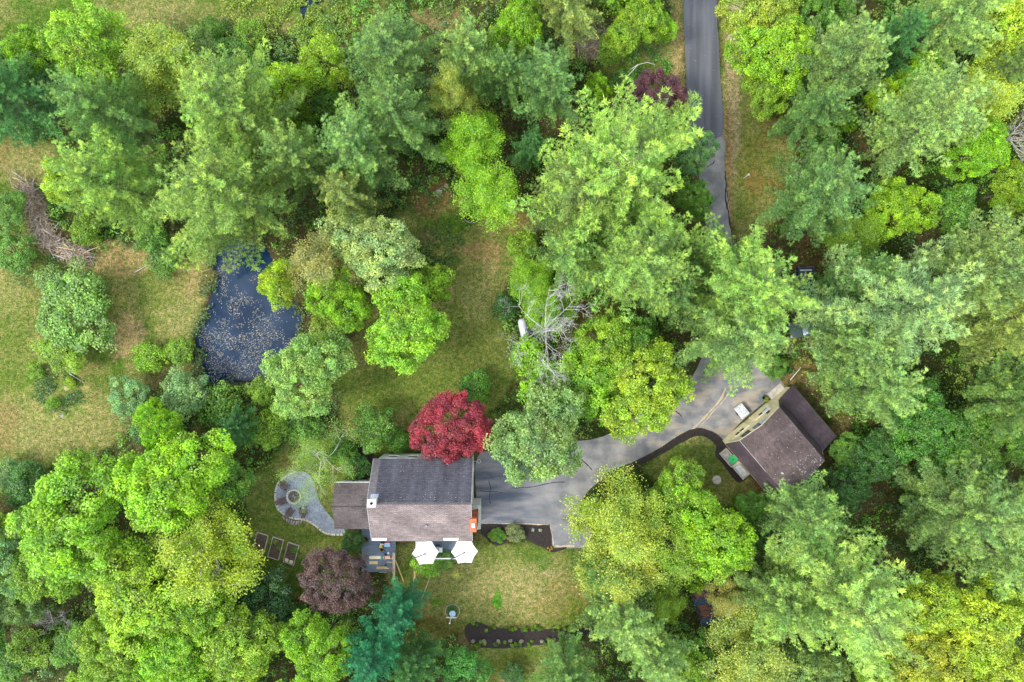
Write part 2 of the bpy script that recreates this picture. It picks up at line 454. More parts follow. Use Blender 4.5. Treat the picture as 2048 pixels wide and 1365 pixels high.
# ------------------------------------------------------------------ outlines in photo pixels at ground level
POND = [(418, 520), (434, 548), (428, 568), (417, 604), (407, 635), (397, 655), (389, 677), (392, 692), (405, 708), (404, 735), (416, 770), (436, 782), (465, 765), (500, 762), (545, 756), (590, 720), (600, 665), (604, 630), (585, 600), (560, 590), (540, 560), (548, 525), (530, 490), (480, 480), (440, 495)]
DRIVE = [(1389, 271.5), (1445, 270), (1449, 330), (1456, 400), (1462, 465), (1475, 550), (1492, 640), (1520, 710), (1558, 757), (1568, 778), (1535, 800), (1480, 846), (1447, 882), (1425, 867), (1397, 859), (1360, 874), (1310, 905), (1262, 930), (1215, 952), (1175, 985), (1160, 1020), (1180, 1050), (1180, 1093), (1108, 1094.5), (1104, 1075), (1100, 1051), (1080, 1049.5), (968, 1048.5), (955, 1046), (953, 1000), (954, 915), (1000, 900), (1100, 885), (1180, 880), (1230, 862), (1290, 822), (1350, 786), (1395, 735), (1420, 640), (1415, 520), (1410, 440), (1395, 330)]
NEWROAD = [(1355, -500), (1428, -500), (1433, 0), (1437, 80), (1441, 170), (1445, 271), (1389, 272), (1377, 268), (1375, 230), (1373, 170), (1369, 80), (1366, 0)]
PATIO = [(590, 944), (570, 955), (556, 972), (552, 995), (557, 1015), (571, 1028), (587, 1035), (610, 1038), (628, 1047), (645, 1061), (662, 1067), (688, 1068), (688, 1050), (672, 1044), (662, 1035), (650, 1020), (640, 1005), (632, 985), (628, 965), (618, 950), (604, 943)]
MULCH1 = [(964, 1049), (1030, 1049), (1080, 1050.5), (1098, 1052), (1103, 1075), (1106, 1096), (1135, 1095), (1118, 1103), (1100, 1104), (1088, 1096), (1072, 1090), (1060, 1082), (1045, 1078), (1022, 1082), (1000, 1091), (984, 1088), (970, 1075), (962, 1066)]
MULCH2 = [(1215, 945), (1262, 926), (1312, 901), (1360, 870), (1395, 856), (1425, 864), (1448, 882), (1462, 912), (1490, 935), (1497, 952), (1480, 965), (1465, 955), (1447, 930), (1432, 914), (1432, 893), (1418, 878), (1396, 872), (1366, 884), (1330, 905), (1290, 925), (1250, 945), (1215, 958)]
MULCH3 = [(930, 1256), (940, 1246), (958, 1245), (978, 1253), (1005, 1258), (1050, 1257), (1100, 1259), (1140, 1252), (1165, 1245), (1180, 1262), (1160, 1276), (1120, 1285), (1080, 1290), (1010, 1297), (960, 1295), (938, 1285), (931, 1270)]
MULCH4 = [(700, 890), (745, 900), (748, 912), (735, 960), (700, 962), (690, 920)]

LAWN_A = [(-900, -700), (640, -700), (660, 40), (600, 60), (500, 70), (400, 60), (230, 66), (160, 45), (60, 70), (30, 80), (-60, 70), (-900, 60)]
LAWN_B = [(-900, 270), (-20, 290), (100, 290), (150, 320), (110, 360), (90, 420), (130, 490), (190, 520), (250, 500), (330, 505), (420, 470), (450, 500), (434, 548), (417, 604), (397, 655), (388, 690), (380, 730), (345, 770), (300, 790), (260, 830), (235, 880), (180, 910), (60, 945), (0, 955), (-60, 960), (-900, 960)]
LAWN_C = [(790, 430), (880, 395), (1010, 400), (1075, 440), (1060, 490), (1010, 570), (1000, 650), (1035, 740), (1000, 800), (960, 830), (860, 850), (830, 900), (700, 900), (680, 830), (680, 690), (760, 620), (900, 540), (830, 480)]
LAWN_D = [(505, 960), (560, 900), (590, 870), (700, 880), (745, 965), (700, 1070), (660, 1090), (610, 1200), (500, 1180), (490, 1060)]
LAWN_E = [(780, 1085), (960, 1080), (965, 1062), (1010, 1095), (1110, 1100), (1180, 1095), (1200, 1170), (1190, 1250), (1060, 1262), (960, 1250), (870, 1275), (835, 1240), (770, 1160)]
LAWN_F = [(960, 1290), (1150, 1280), (1120, 1330), (1060, 1400), (950, 1400), (940, 1320)]
LAWN_G = [(1290, 940), (1360, 870), (1400, 862), (1440, 880), (1500, 960), (1560, 1005), (1500, 1020), (1420, 1010), (1330, 980)]
LAWN_H = [(1445, -500), (1485, -500), (1485, 150), (1530, 240), (1590, 290), (1600, 380), (1540, 470), (1475, 500), (1455, 400), (1440, 270)]
LAWN_I = [(1200, 130), (1290, 70), (1345, 30), (1345, -400), (1362, -400), (1372, 200), (1380, 290), (1300, 300), (1200, 200)]
LAWNS = [LAWN_A, LAWN_B, LAWN_C, LAWN_D, LAWN_E, LAWN_F, LAWN_G, LAWN_H, LAWN_I]
HARD = [DRIVE, NEWROAD, PATIO, MULCH1, MULCH2, MULCH3, POND,
        [(738, 905), (952, 905), (962, 1085), (955, 1115), (830, 1115), (795, 1150), (722, 1146), (722, 1058), (668, 1058), (668, 966), (738, 966)],
        [(1442, 884), (1544, 795), (1590, 760), (1690, 880), (1570, 1000)]]
GREEN, OLIVE, TANC, BROWN = (.09, .165, .022), (.155, .185, .045), (.30, .26, .12), (.29, .19, .10)
PATCH = [(880, 740, 190, 90, (.13, .165, .035), .75), (600, 1120, 110, 90, (.12, .16, .03), .6), (960, 620, 60, 120, (.15, .16, .045), .5), (870, 470, 110, 40, (.12, .16, .03), .6), (90, 30, 90, 40, GREEN, .7), (300, 30, 120, 40, TANC, .7), (20, 310, 70, 40, BROWN, .7), (60, 330, 60, 40, TANC, .8), (240, 520, 70, 40, (.40, .27, .15), .8),
         (380, 560, 60, 50, (.36, .26, .14), .85), (330, 600, 50, 60, OLIVE, .6), (255, 670, 40, 50, (.40, .27, .17), .85), (360, 640, 50, 60, TANC, .7), (320, 720, 60, 50, OLIVE, .6),
         (30, 700, 60, 120, OLIVE, .7), (20, 560, 40, 80, TANC, .5), (100, 860, 120, 60, TANC, .8), (200, 840, 60, 60, TANC, .6), (10, 850, 30, 60, BROWN, .6), (110, 790, 60, 45, GREEN, .5),
         (95, 790, 30, 30, TANC, .6), (960, 600, 35, 60, TANC, .55), (980, 520, 18, 50, (.33, .25, .13), .8), (800, 770, 120, 50, OLIVE, .6), (940, 700, 90, 50, (.11, .12, .035), .6),
         (740, 700, 60, 40, (.2, .17, .06), .6), (960, 500, 50, 25, BROWN, .85), (850, 475, 40, 20, BROWN, .8), (890, 440, 70, 20, GREEN, .8), (1040, 440, 40, 25, (.28, .19, .09), .8), (900, 520, 40, 12, (.06, .11, .015), .7),
         (1020, 1170, 110, 60, (.36, .29, .15), .75), (960, 1110, 50, 30, OLIVE, .4), (1050, 1120, 40, 20, GREEN, .2), (1085, 1128, 16, 18, (.09, .17, .03), .6), (994, 1204, 14, 15, (.08, .26, .012), .95),
         (873, 1206, 14, 14, (.09, .2, .012), .7), (880, 1140, 60, 40, TANC, .4), (1120, 1200, 60, 40, (.30, .22, .10), .6), (860, 1250, 60, 30, (.13, .09, .03), .6), (915, 1150, 12, 9, (.6, .5, .16), .7), (1100, 1149, 14, 7, (.4, .3, .2), .8),
         (1160, 1220, 30, 30, (.13, .17, .02), .6), (880, 1110, 50, 14, BROWN, .6), (560, 1060, 50, 40, OLIVE, .6), (600, 1150, 60, 40, (.09, .13, .025), .7), (520, 1000, 30, 50, (.16, .17, .06), .6), (575, 920, 20, 30, (.25, .2, .08), .7),
         (1020, 1330, 60, 40, (.13, .12, .035), .6), (1400, 900, 50, 30, (.10, .13, .03), .7), (1395, 880, 40, 14, TANC, .7), (1450, 960, 50, 22, (.26, .19, .09), .5), (1520, 990, 40, 30, (.25, .15, .07), .7),
         (1430, 950, 40, 30, (.10, .12, .03), .5), (1500, 340, 40, 60, (.19, .17, .05), .7), (1525, 370, 40, 30, (.28, .17, .07), .6), (1465, 150, 18, 260, (.36, .27, .19), .95), (1470, 20, 22, 100, (.40, .33, .26), .9), (1456, 330, 10, 160, (.32, .20, .12), .9), (1355, 120, 12, 200, (.36, .25, .14), .85),
         (1290, 140, 50, 35, GREEN, .7), (1310, 110, 40, 20, TANC, .6), (700, 20, 160, 60, (.12, .17, .03), .6), (880, 40, 70, 30, (.28, .20, .11), .7), (470, 45, 50, 20, (.3, .22, .12), .5),
         (860, 400, 50, 50, (.22, .13, .07), .8), (1620, 500, 60, 60, (.20, .12, .07), .7), (1170, 90, 50, 40, (.2, .14, .1), .7), (1620, 750, 70, 30, (.2, .14, .07), .8), (1680, 870, 30, 60, (.18, .12, .06), .7),
         (1560, 250, 40, 50, (.2, .13, .06), .6), (1150, 610, 40, 30, (.2, .10, .04), .7), (320, 760, 45, 30, (.16, .11, .07), .6), (280, 1340, 60, 30, (.18, .13, .09), .5)]

def ground_color(px, py):
    c, lawn = ground_color0(px, py)
    return c * np.array((.75, .84, .70)), lawn
def ground_color0(px, py):
    n1 = fbm(px, py, 60, 1); n2 = fbm(px, py, 160, 2); n3 = fbm(px, py, 14, 3); n4 = fbm(px, py, 26, 7, 5)
    c = np.zeros(px.shape + (3,))
    f = np.clip((n1 - .35) * 3, 0, 1)[..., None]
    c[:] = np.array((.035, .055, .012)) * (1 - f) + np.array((.11, .085, .045)) * f
    lawn = np.zeros(px.shape)
    for p in LAWNS:
        d = sdist(px, py, p) + (n1 - .5) * 26 + (n3 - .5) * 14
        lawn = np.maximum(lawn, np.clip(.5 - d / 10, 0, 1))
    f = np.clip((n1 * .45 + n4 * .55 - .38) * 4.5, 0, 1)[..., None]
    gr = np.array((.10, .155, .025)) * (1 - f) + np.array((.235, .215, .085)) * f
    f2 = np.clip((n2 - .45) * 3, 0, 1)[..., None]
    gr = gr * (1 - f2 * .25) + np.array((.27, .23, .10)) * f2 * .25
    c = c * (1 - lawn[..., None]) + gr * lawn[..., None]
    for x, y, rx, ry, col, s in PATCH:
        e = np.hypot((px - x) / rx, (py - y) / ry) + (n4 - .5) * 1.5 + (n3 - .5) * .7
        w = np.clip((1.12 - e) / .5, 0, 1) * s
        c = c * (1 - w[..., None]) + np.array(col) * w[..., None]
    return c, lawn

# ------------------------------------------------------------------ ground sheet
def build_ground():
    gx = np.arange(-76, 76.01, .3); gy = np.arange(-54, 54.01, .3)
    far = np.array([80, 90, 110, 150, 230, 400, 800, 1600, 3000.])
    gx = np.concatenate([-far[::-1], gx, far]); gy = np.concatenate([-far[::-1] * 1 + 20, gy, far - 20])
    X, Y = np.meshgrid(gx, gy)
    px = X * PXM + 1024; py = 682.5 - Y * PXM
    c, lawn = ground_color(px, py)
    d = sdist(px, py, POND) / PXM
    jit = (fbm(px, py, 12, 5) - .5) * .6
    z = -np.clip((-(d + jit) + .1) / .5, 0, 1) * .5
    z += np.where((d > .4) & (d < 3), 0, 0)
    # a muddy rim round the pond
    w = np.clip(1 - np.abs(d) / .7, 0, 1)[..., None]
    c = c * (1 - w) + np.array((.06, .045, .03)) * w
    # raised old ring-shaped bed on the left lawn
    e = np.hypot((px - 120) / 62, (py - 790) / 48)
    z += np.clip(1 - np.abs(e - 1) / .18, 0, 1) * .22 * (fbm(px, py, 20, 9) > .35)
    z += np.clip(1 - e, 0, .4) * .3
    V = np.stack([X, Y, z], -1).reshape(-1, 3)
    h, w_ = X.shape
    i = np.arange(h - 1)[:, None] * w_ + np.arange(w_ - 1)[None]
    F = np.stack([i, i + 1, i + w_ + 1, i + w_], -1).reshape(-1, 4)
    me = np_mesh('ground', V, F, col=c.reshape(-1, 3), smooth=True)
    tag(link('ground', me, M['ground']), kind='structure')
build_ground()

def sheet(name, poly, z, m, k=4, jit=.4, seed=1, thick=0, sub=0):
    pts = [P(x, y) for x, y in smoothpoly(poly, k, jit, seed=seed)]
    bm = bmesh.new()
    vs = [bm.verts.new((x, y, z)) for x, y in pts]
    f = bm.faces.new(vs)
    if f.normal.z < 0: f.normal_flip()
    bm.normal_update()
    if f.normal.z < 0: f.normal_flip()
    if thick:
        r = bmesh.ops.extrude_edge_only(bm, edges=bm.edges[:])
        for v in [g for g in r['geom'] if isinstance(g, bmesh.types.BMVert)]: v.co.z = z - thick
    bmesh.ops.triangulate(bm, faces=[q for q in bm.faces if len(q.verts) > 4])
    for _ in range(sub):
        bmesh.ops.subdivide_edges(bm, edges=[e for e in bm.edges if e.calc_length() > 1.2], cuts=1, use_grid_fill=True)
        bmesh.ops.triangulate(bm, faces=[q for q in bm.faces if len(q.verts) > 4])
    me = bpy.data.meshes.new(name); bm.to_mesh(me); bm.free()
    return link(name, me, m)

def gridsheet(name, poly, z, m, step, attr_fn, k=4, jit=.4, seed=1):
    """a polygon filled with a regular point grid so that it can carry attributes"""
    from mathutils.geometry import delaunay_2d_cdt
    sp = smoothpoly(poly, k, jit, seed=seed)
    xs = [a for a, _ in sp]; ys = [b_ for _, b_ in sp]
    GX, GY = np.meshgrid(np.arange(min(xs), max(xs), step), np.arange(min(ys), max(ys), step))
    d = sdist(GX, GY, sp); ok = d < -step * .35
    pts = [Vector(q) for q in sp] + [Vector(q) for q in zip(GX[ok], GY[ok])]
    n = len(sp)
    v, e, f, *_ = delaunay_2d_cdt(pts, [], [list(range(n))], 1, 1e-4)
    px = np.array([q.x for q in v]); py = np.array([q.y for q in v])
    V = np.stack([(px - 1024) / PXM, -(py - 682.5) / PXM, np.full(len(px), z)], -1)
    F = np.array([t_[::-1] for t_ in f])
    me = np_mesh(name, V, F, attrs=attr_fn(px, py))
    me.update()
    if me.polygons[0].normal.z < 0:
        me.flip_normals()
    return link(name, me, m)

def drive_attr(px, py):
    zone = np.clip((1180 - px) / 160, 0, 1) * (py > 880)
    pollen = np.clip((px - 1180) / 160, 0.12, 1) * (py > 700)
    pollen = np.where(py < 700, .12, pollen)
    return {'zone': zone, 'pollen': pollen}
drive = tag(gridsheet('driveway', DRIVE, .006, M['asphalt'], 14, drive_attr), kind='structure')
tag(sheet('road', NEWROAD, .045, M['asphalt_new'], 3, .3, 2, thick=.05), kind='structure')
tag(sheet('gravel_patio', PATIO, .02, M['gravel'], 4, .2, 3), kind='structure')
mu = mat('dirt_verge', (.26, .17, .10), .95, .4, 6, .8, c2=(.42, .33, .24))
for i, (p, nm) in enumerate(((MULCH1, 'flower_bed'), (MULCH2, 'mulch_strip'), (MULCH3, 'flower_bed'), (MULCH4, 'flower_bed'))):
    tag(sheet(nm, p, .03 + .004 * i, M['mulch'], 4, .7, 4 + i, thick=.04), kind='structure')
def pond_attr(px, py):
    f = np.clip((660 - px + (py - 640) * .9) / 330, 0, 1) * .52 - .1
    f = f + np.clip(1 - np.hypot((px - 470) / 45, (py - 600) / 40), 0, 1) * .18
    f = f - np.clip(1 - np.hypot((px - 560) / 70, (py - 560) / 60), 0, 1) * .3
    f = f - np.clip((560 - py) / 60, 0, 1) * .3
    return {'film': f}
tag(gridsheet('pond_water', [(x, y) for x, y in POND], -.12, M['water'], 12, pond_attr), kind='structure')
# small marsh puddles at the top edge
for i, p in enumerate(([(606, -30), (640, -40), (648, 0), (630, 10), (612, 22), (608, 60), (598, 90), (599, 60)],)):
    tag(gridsheet('marsh_water', p, .01, M['water'], 10, lambda a, b_: {'film': np.full(a.shape, -.1)}), kind='structure')

def crack(pts, w, m, parent):
    pp = [P(x, y) for x, y in smoothpoly(pts, 5, .5, closed=False, seed=len(pts))]
    mb = MB(); L_ = []; R_ = []
    for i, (x, y) in enumerate(pp):
        a = pp[max(i - 1, 0)]; c_ = pp[min(i + 1, len(pp) - 1)]
        dx, dy = c_[0] - a[0], c_[1] - a[1]; l = math.hypot(dx, dy) or 1
        ww = w * random.uniform(.5, 1.2) * (1 if 0 < i < len(pp) - 1 else .2)
        L_.append((x - dy / l * ww, y + dx / l * ww, .011)); R_.append((x + dy / l * ww, y - dx / l * ww, .011))
    n = len(pp)
    mb.add(R_ + L_, [(i, i + 1, n + i + 1, n + i) for i in range(n - 1)])
    mb.build('crack', m, parent)
mcr = mat('tar_crack', (.02, .02, .025), .8, .3, 5)
msand = mat('sandy_edge', (.44, .36, .25), .95, .3, 5, .5)
for pts, w in (([(977, 960), (981, 975), (980, 985), (979, 1000), (982, 1008)], .05), ([(960, 982), (975, 984), (988, 983), (1005, 986)], .04), ([(1160, 917), (1172, 928), (1185, 941)], .07),
               ([(1020, 976), (1060, 975), (1085, 970), (1110, 965), (1130, 964)], .05), ([(1350, 822), (1358, 828), (1364, 834)], .06), ([(1449, 340), (1452, 370), (1451, 400), (1457, 425), (1461, 460)], .09),
               ([(1454, 380), (1456, 400), (1453, 420)], .05), ([(1413, 335), (1425, 328), (1430, 320)], .05), ([(1389, 271), (1415, 269.5), (1445, 270.5)], .05)):
    crack(pts, w, mcr, drive)
for pts, w in (([(1290, 921), (1320, 903), (1352, 882), (1386, 858), (1412, 832), (1440, 800), (1452, 775)], .13), ([(1108, 1093), (1130, 1093), (1150, 1092)], .12), ([(1100, 1052), (1104, 1070), (1107, 1092)], .05), ([(967, 1047.5), (1030, 1048), (1098, 1050)], .06),
               ([(1404, 850), (1425, 825), (1446, 803), (1466, 772)], .06)):
    crack(pts, w, msand, drive)

# ------------------------------------------------------------------ foliage generators
def unit(a):
    return a / (np.linalg.norm(a, axis=-1, keepdims=True) + 1e-9)

def leaves(pos, nrm, size, v, t, aspect=.62, rng=RNG):
    """rhombic leaves"""
    n = len(pos)
    r = rng.normal(size=(n, 3)); tan = unit(np.cross(nrm, r)); bi = np.cross(nrm, tan)
    s = size[:, None]
    V = np.stack([pos - tan * s * .5, pos + bi * s * aspect * .5 + nrm * s * .08, pos + tan * s * .5, pos - bi * s * aspect * .5 + nrm * s * .08], 1).reshape(-1, 3)
    F = np.arange(4 * n).reshape(-1, 4)
    return V, F, np.repeat(v, 4), np.repeat(t, 4)

def needles(pos, d, length, width, v, t, rng=RNG):
    n = len(pos)
    side = unit(np.cross(d, rng.normal(size=(n, 3))))
    l = length[:, None]; w = width[:, None]
    V = np.stack([pos - side * w * .5, pos + side * w * .5, pos + d * l], 1).reshape(-1, 3)
    return V, np.arange(3 * n).reshape(-1, 3), np.repeat(v, 3), np.repeat(t, 3)

def pine_proto(seed, H=18., RR=7., dens=1.0):
    rng = np.random.default_rng(seed); rr = random.Random(seed)
    tp, td, tv, tt = [], [], [], []
    tr = MB()
    lean = (rr.uniform(-.4, .4), rr.uniform(-.4, .4))
    tr.tube([(lean[0] * (k / 6) ** 2, lean[1] * (k / 6) ** 2, H * .98 * k / 6) for k in range(7)], [.34 * (1 - k / 6.4) + .03 for k in range(7)], 7)
    z = H * .22; az0 = 0
    lob = [rr.uniform(.58, 1.22) for _ in range(9)]
    while z < H * .97:
        t = (z - H * .22) / (H * .78)
        Lb = RR * min(1, .72 + t * 1.4) * (1 - t) ** .62 * .98 + .5
        nb = 9 if t < .75 else 6
        az0 += rr.uniform(-.14, .14)
        for k in range(nb):
            a = az0 + 2 * math.pi * k / nb + rr.uniform(-.13, .13)
            li = (a / (2 * math.pi) * 9) % 9; i0 = int(li)
            lf = lob[i0] * (1 - (li - i0)) + lob[(i0 + 1) % 9] * (li - i0)
            Lr = Lb * lf * rr.choice((.62, .8, .95, 1.0, 1.15, 1.25)) * rr.uniform(.92, 1.05)
            zz = z + rr.uniform(-.25, .25)
            rise = rr.uniform(-.05, .22) + t * .6; cur = rr.uniform(.1, .45)
            ca, sa = math.cos(a), math.sin(a); bend = rr.uniform(-.1, .1)
            def pt(s):
                r_ = Lr * s
                return np.array([lean[0] * t * t + ca * r_ - sa * bend * r_ * s, lean[1] * t * t + sa * r_ + ca * bend * r_ * s, zz + Lr * (rise * s + cur * s * s * .5)])
            if Lr > 1.6:
                tr.tube([pt(0) - np.array((0, 0, .12)), pt(.35) - np.array((0, 0, .14)), pt(.75) - np.array((0, 0, .1))], [.05 + Lr * .004, .035, .012], 4, caps=False)
            bv = rr.uniform(-.2, .2)
            s = .2 if t < .5 else .03
            step = .42 / max(Lr, .5)
            while s < 1.0:
                c = pt(s); wmax = Lr * .21 * math.sin(math.pi * min(1, s * .8 + .14)) ** .9 + .16
                for sd_ in (-1, 1):
                    wl_ = wmax * rr.uniform(.5, 1.15); m_ = max(1, int(wl_ / .34))
                    for j in range(m_):
                        q = (j + .6) / m_
                        fw = wl_ * q
                        dx = ca * .8 - sa * .6 * sd_; dy = sa * .8 + ca * .6 * sd_
                        tp.append((c[0] + dx * fw, c[1] + dy * fw, c[2] + fw * .16 + rr.uniform(-.12, .16)))
                        td.append((dx * .8, dy * .8, .5))
                        tip = max(q, s) ** 3
                        tv.append(.45 + bv + rr.uniform(-.2, .2)); tt.append(min(1, max(0, tip * rr.uniform(.2, 1.1) * (.55 + .45 * t))))
                s += step
            c = pt(1.0); tp.append(tuple(c)); td.append((ca * .7, sa * .7, .6)); tv.append(.55 + bv); tt.append(.9)
        z += H * .068 * (1 - t * .45)
    tp = np.array(tp); td = np.array(td); tv = np.array(tv); tt = np.array(tt)
    K = int(22 * dens)
    n = len(tp)
    pos = np.repeat(tp, K, 0) + rng.normal(size=(n * K, 3)) * .07
    d = unit(np.repeat(td, K, 0) * .8 + rng.normal(size=(n * K, 3)) * .62)
    v = np.clip(np.repeat(tv, K) + rng.uniform(-.12, .12, n * K), 0, 1)
    V, F, v_, t_ = needles(pos, d, rng.uniform(.17, .33, n * K), rng.uniform(.05, .09, n * K), v, np.repeat(tt, K), rng)
    me = np_mesh('crown', V, F, {'v': v_, 't': t_}); me.materials.append(M['needle'])
    to = tr.build('trunk', M['bark_pine']); tm = to.data; bpy.data.objects.remove(to)
    return me, tm, H, RR, .46

def dome_proto(seed, H=12., RR=6., nc=150, per=210, ls=.26, lobes=9, cr=1.15, flat=.62, low=.25):
    """dense broadleaf crown: leaf clumps over an uneven dome with inner layers"""
    rng = np.random.default_rng(seed); rr = random.Random(seed)
    hc = H * (1 - flat * .5 - .08)
    vz = H - hc
    lob = [(rr.uniform(0, 6.283), rr.uniform(-.1, 1.0), rr.uniform(.55, .95)) for _ in range(lobes)]
    ld = np.array([(math.cos(a) * math.cos(b_), math.sin(a) * math.cos(b_), math.sin(b_)) for a, b_, _ in lob]); lr = np.array([q[2] for q in lob])
    i = np.arange(nc); ph = i * 2.39996 + rng.uniform(-.3, .3, nc)
    zz = 1 - (i + .5) / nc * (1 + low); zz = np.clip(zz + rng.uniform(-.04, .04, nc), -low, .99)
    rad = np.sqrt(np.maximum(0, 1 - zz ** 2))
    D = np.stack([np.cos(ph) * rad, np.sin(ph) * rad, zz], -1)
    dots = D @ ld.T
    k = (.66 + .40 * np.max(np.clip((dots - .62) / .38, 0, 1) * lr[None], axis=1)) * rng.uniform(.88, 1.08, nc)
    C = D * k[:, None]
    C[:, 0] *= (RR - .3); C[:, 1] *= (RR - .3); C[:, 2] = C[:, 2] * (vz - .3) + hc
    inner = rng.random(nc) < .18
    C[inner, :2] *= .72; C[inner, 2] -= 1.0
    rc = cr * rng.uniform(.55, 1.2, nc)
    cv = rng.uniform(.28, .72, nc); ct = rng.uniform(0, .8, nc)
    ang = np.arctan2(C[:, 1], C[:, 0]); wob = 1 if RR == 5 else 1 + .17 * np.sin(2 * ang + seed) + .13 * np.sin(3 * ang + seed * 1.7) + .09 * np.sin(5 * ang + seed * 2.3)
    C[:, :2] *= (wob * .93 * np.ones(nc))[:, None]
    keep = rng.random(nc) > .10
    idx = np.repeat(np.arange(nc)[keep], per)
    n = len(idx)
    q = unit(rng.normal(size=(n, 3)) + np.array((0, 0, .55)) + D[idx] * .5)
    rr_ = rng.uniform(.45, 1.08, n) ** .6
    pos = C[idx] + q * rc[idx][:, None] * rr_[:, None] * np.array((1, 1, .62))
    # small secondary tufts make the clump edge ragged
    pos += np.sin(pos[:, [1, 2, 0]] * 4.3 + seed) * .14
    nr = unit(q * .6 + rng.normal(size=(n, 3)) * .65 + np.array((0, 0, .6)))
    v = np.clip(cv[idx] + rng.uniform(-.3, .3, n), 0, 1)
    V, F, v_, t_ = leaves(pos, nr, ls * rng.uniform(.6, 1.25, n), v, ct[idx] * rng.uniform(.3, 1, n), .66, rng)
    me = np_mesh('crown', V, F, {'v': v_, 't': t_}); me.materials.append(M['leaf'])
    tr = MB(); tr.tube([(0, 0, 0), (.05, .03, H * .3), (0, 0, H * .6)], [.3, .2, .1], 8)
    for _ in range(12):
        j = rr.randrange(nc); c = C[j]
        tr.tube([(0, 0, H * rr.uniform(.2, .45)), (c[0] * .45, c[1] * .45, (c[2] + H * .4) / 2), tuple(c)], [.12, .08, .03], 5, caps=False)
    to = tr.build('trunk', M['bark']); tm = to.data; bpy.data.objects.remove(to)
    return me, tm, H, RR, .58

def branchy_proto(seed, H=12., RR=6., nl=11, leaf=30, ls=.21, twigs=5, bark='bark_grey', spread=.75, thick=1.0, dead=False, up=.55):
    """open crown grown from limbs; leaves sit in loose clusters on the twigs"""
    rng = np.random.default_rng(seed); rr = random.Random(seed)
    tr = MB(); cl = []
    hb = H * .32
    tr.tube([(0, 0, 0), (.1, 0, hb * .5), (0, .1, hb), (.15, 0, H * .6)], [.26 * thick, .21 * thick, .17 * thick, .08 * thick], 8)
    def grow(p, d, L_, r_, lev):
        pts = [p]; q = p.copy(); dd = d.copy(); ns = 4 if lev < 2 else 3
        if lev == 0 and dead: ns = 6
        for s in range(ns):
            dd = dd + Vector((rr.uniform(-.22, .22), rr.uniform(-.22, .22), rr.uniform(-.1, .16))); dd.normalize()
            q = q + dd * L_ / ns; pts.append(q.copy())
        tr.tube(pts, [max(.009 if dead else .012, r_ * (1 - .7 * s / ns)) for s in range(ns + 1)], 5 if lev < 2 else 3, caps=False)
        if lev == (3 if dead else 2):
            for s in range(1, ns + 1): cl.append((pts[s], .5 + .5 * s / ns))
            return
        nch = twigs + (1 if lev == 0 else 0)
        for k in range(nch):
            s = rr.uniform(.3, 1.0); f = s * ns; i0 = min(ns - 1, int(f)); b_ = pts[i0].lerp(pts[i0 + 1], f - i0)
            sd_ = dd.cross(Vector((0, 0, 1))).normalized() * rr.choice((-1, 1))
            nd = (dd * rr.uniform(.5, 1) + sd_ * rr.uniform(.4, 1.1) + Vector((0, 0, rr.uniform(-.1, .4)))).normalized()
            grow(b_, nd, L_ * rr.uniform(.38, .6), r_ * .5, lev + 1)
    for k in range(nl):
        a = 2 * math.pi * k / nl + rr.uniform(-.3, .3); e = rr.uniform(.1, .9) if k % 3 else rr.uniform(1.0, 1.4) / up
        d = Vector((math.cos(a) * math.cos(e * up), math.sin(a) * math.cos(e * up), math.sin(e * up) + .15)).normalized()
        grow(Vector((0, 0, rr.uniform(hb * .8, H * .6))), d, RR * spread * rr.uniform(.75, 1.1), .11 * thick, 0)
    me = None
    if leaf:
        C = np.array([tuple(c) for c, _ in cl]); m_ = len(C)
        cv = rng.uniform(.3, .7, m_)
        idx = np.repeat(np.arange(m_), leaf); n = len(idx)
        pos = C[idx] + rng.normal(size=(n, 3)) * np.array((.46, .46, .24))
        nr = unit(rng.normal(size=(n, 3)) * .55 + np.array((0, 0, .8)))
        V, F, v_, t_ = leaves(pos, nr, ls * rng.uniform(.6, 1.3, n), np.clip(cv[idx] + rng.uniform(-.2, .2, n), 0, 1), rng.uniform(0, .8, n), .66, rng)
        me = np_mesh('crown', V, F, {'v': v_, 't': t_}); me.materials.append(M['leaf'])
    to = tr.build('trunk', M[bark]); tm = to.data; bpy.data.objects.remove(to)
    zz = np.array([c.z for c, _ in cl]); rad = np.array([math.hypot(c.x, c.y) for c, _ in cl])
    return me, tm, H, float(np.percentile(rad, 93)) + .3, .62

PR = {}
for i in range(4): PR['pine%d' % i] = pine_proto(100 + i, 18 + i * .7, 7.0 - (i % 2) * .6)
for i in range(4): PR['dome%d' % i] = dome_proto(200 + i, 12, 6, 190, 170, cr=1.0, lobes=10)
for i in range(2): PR['small%d' % i] = dome_proto(300 + i, 6, 3.2, 70, 160, .2, 6, .8)
for i in range(3): PR['shrub%d' % i] = dome_proto(320 + i, 2.6, 2.0, 42, 120, .16, 5, .62, .8, .1)
for i in range(3): PR['open%d' % i] = branchy_proto(400 + i, 12, 6)
PR['birch'] = branchy_proto(450, 13, 6.5, 8, 20, .15, 4, 'bark_dead', .8, .6)
PR['red'] = dome_proto(460, 9, 5, 170, 230, .17, 12, .75, .7, .15)
PR['dead0'] = branchy_proto(470, 11, 6, 10, 0, .2, 4, 'bark_dead', .85, .62, True, .3)
PR['dead1'] = branchy_proto(471, 9, 4, 8, 0, .2, 4, 'bark_grey', .8, .7, True)

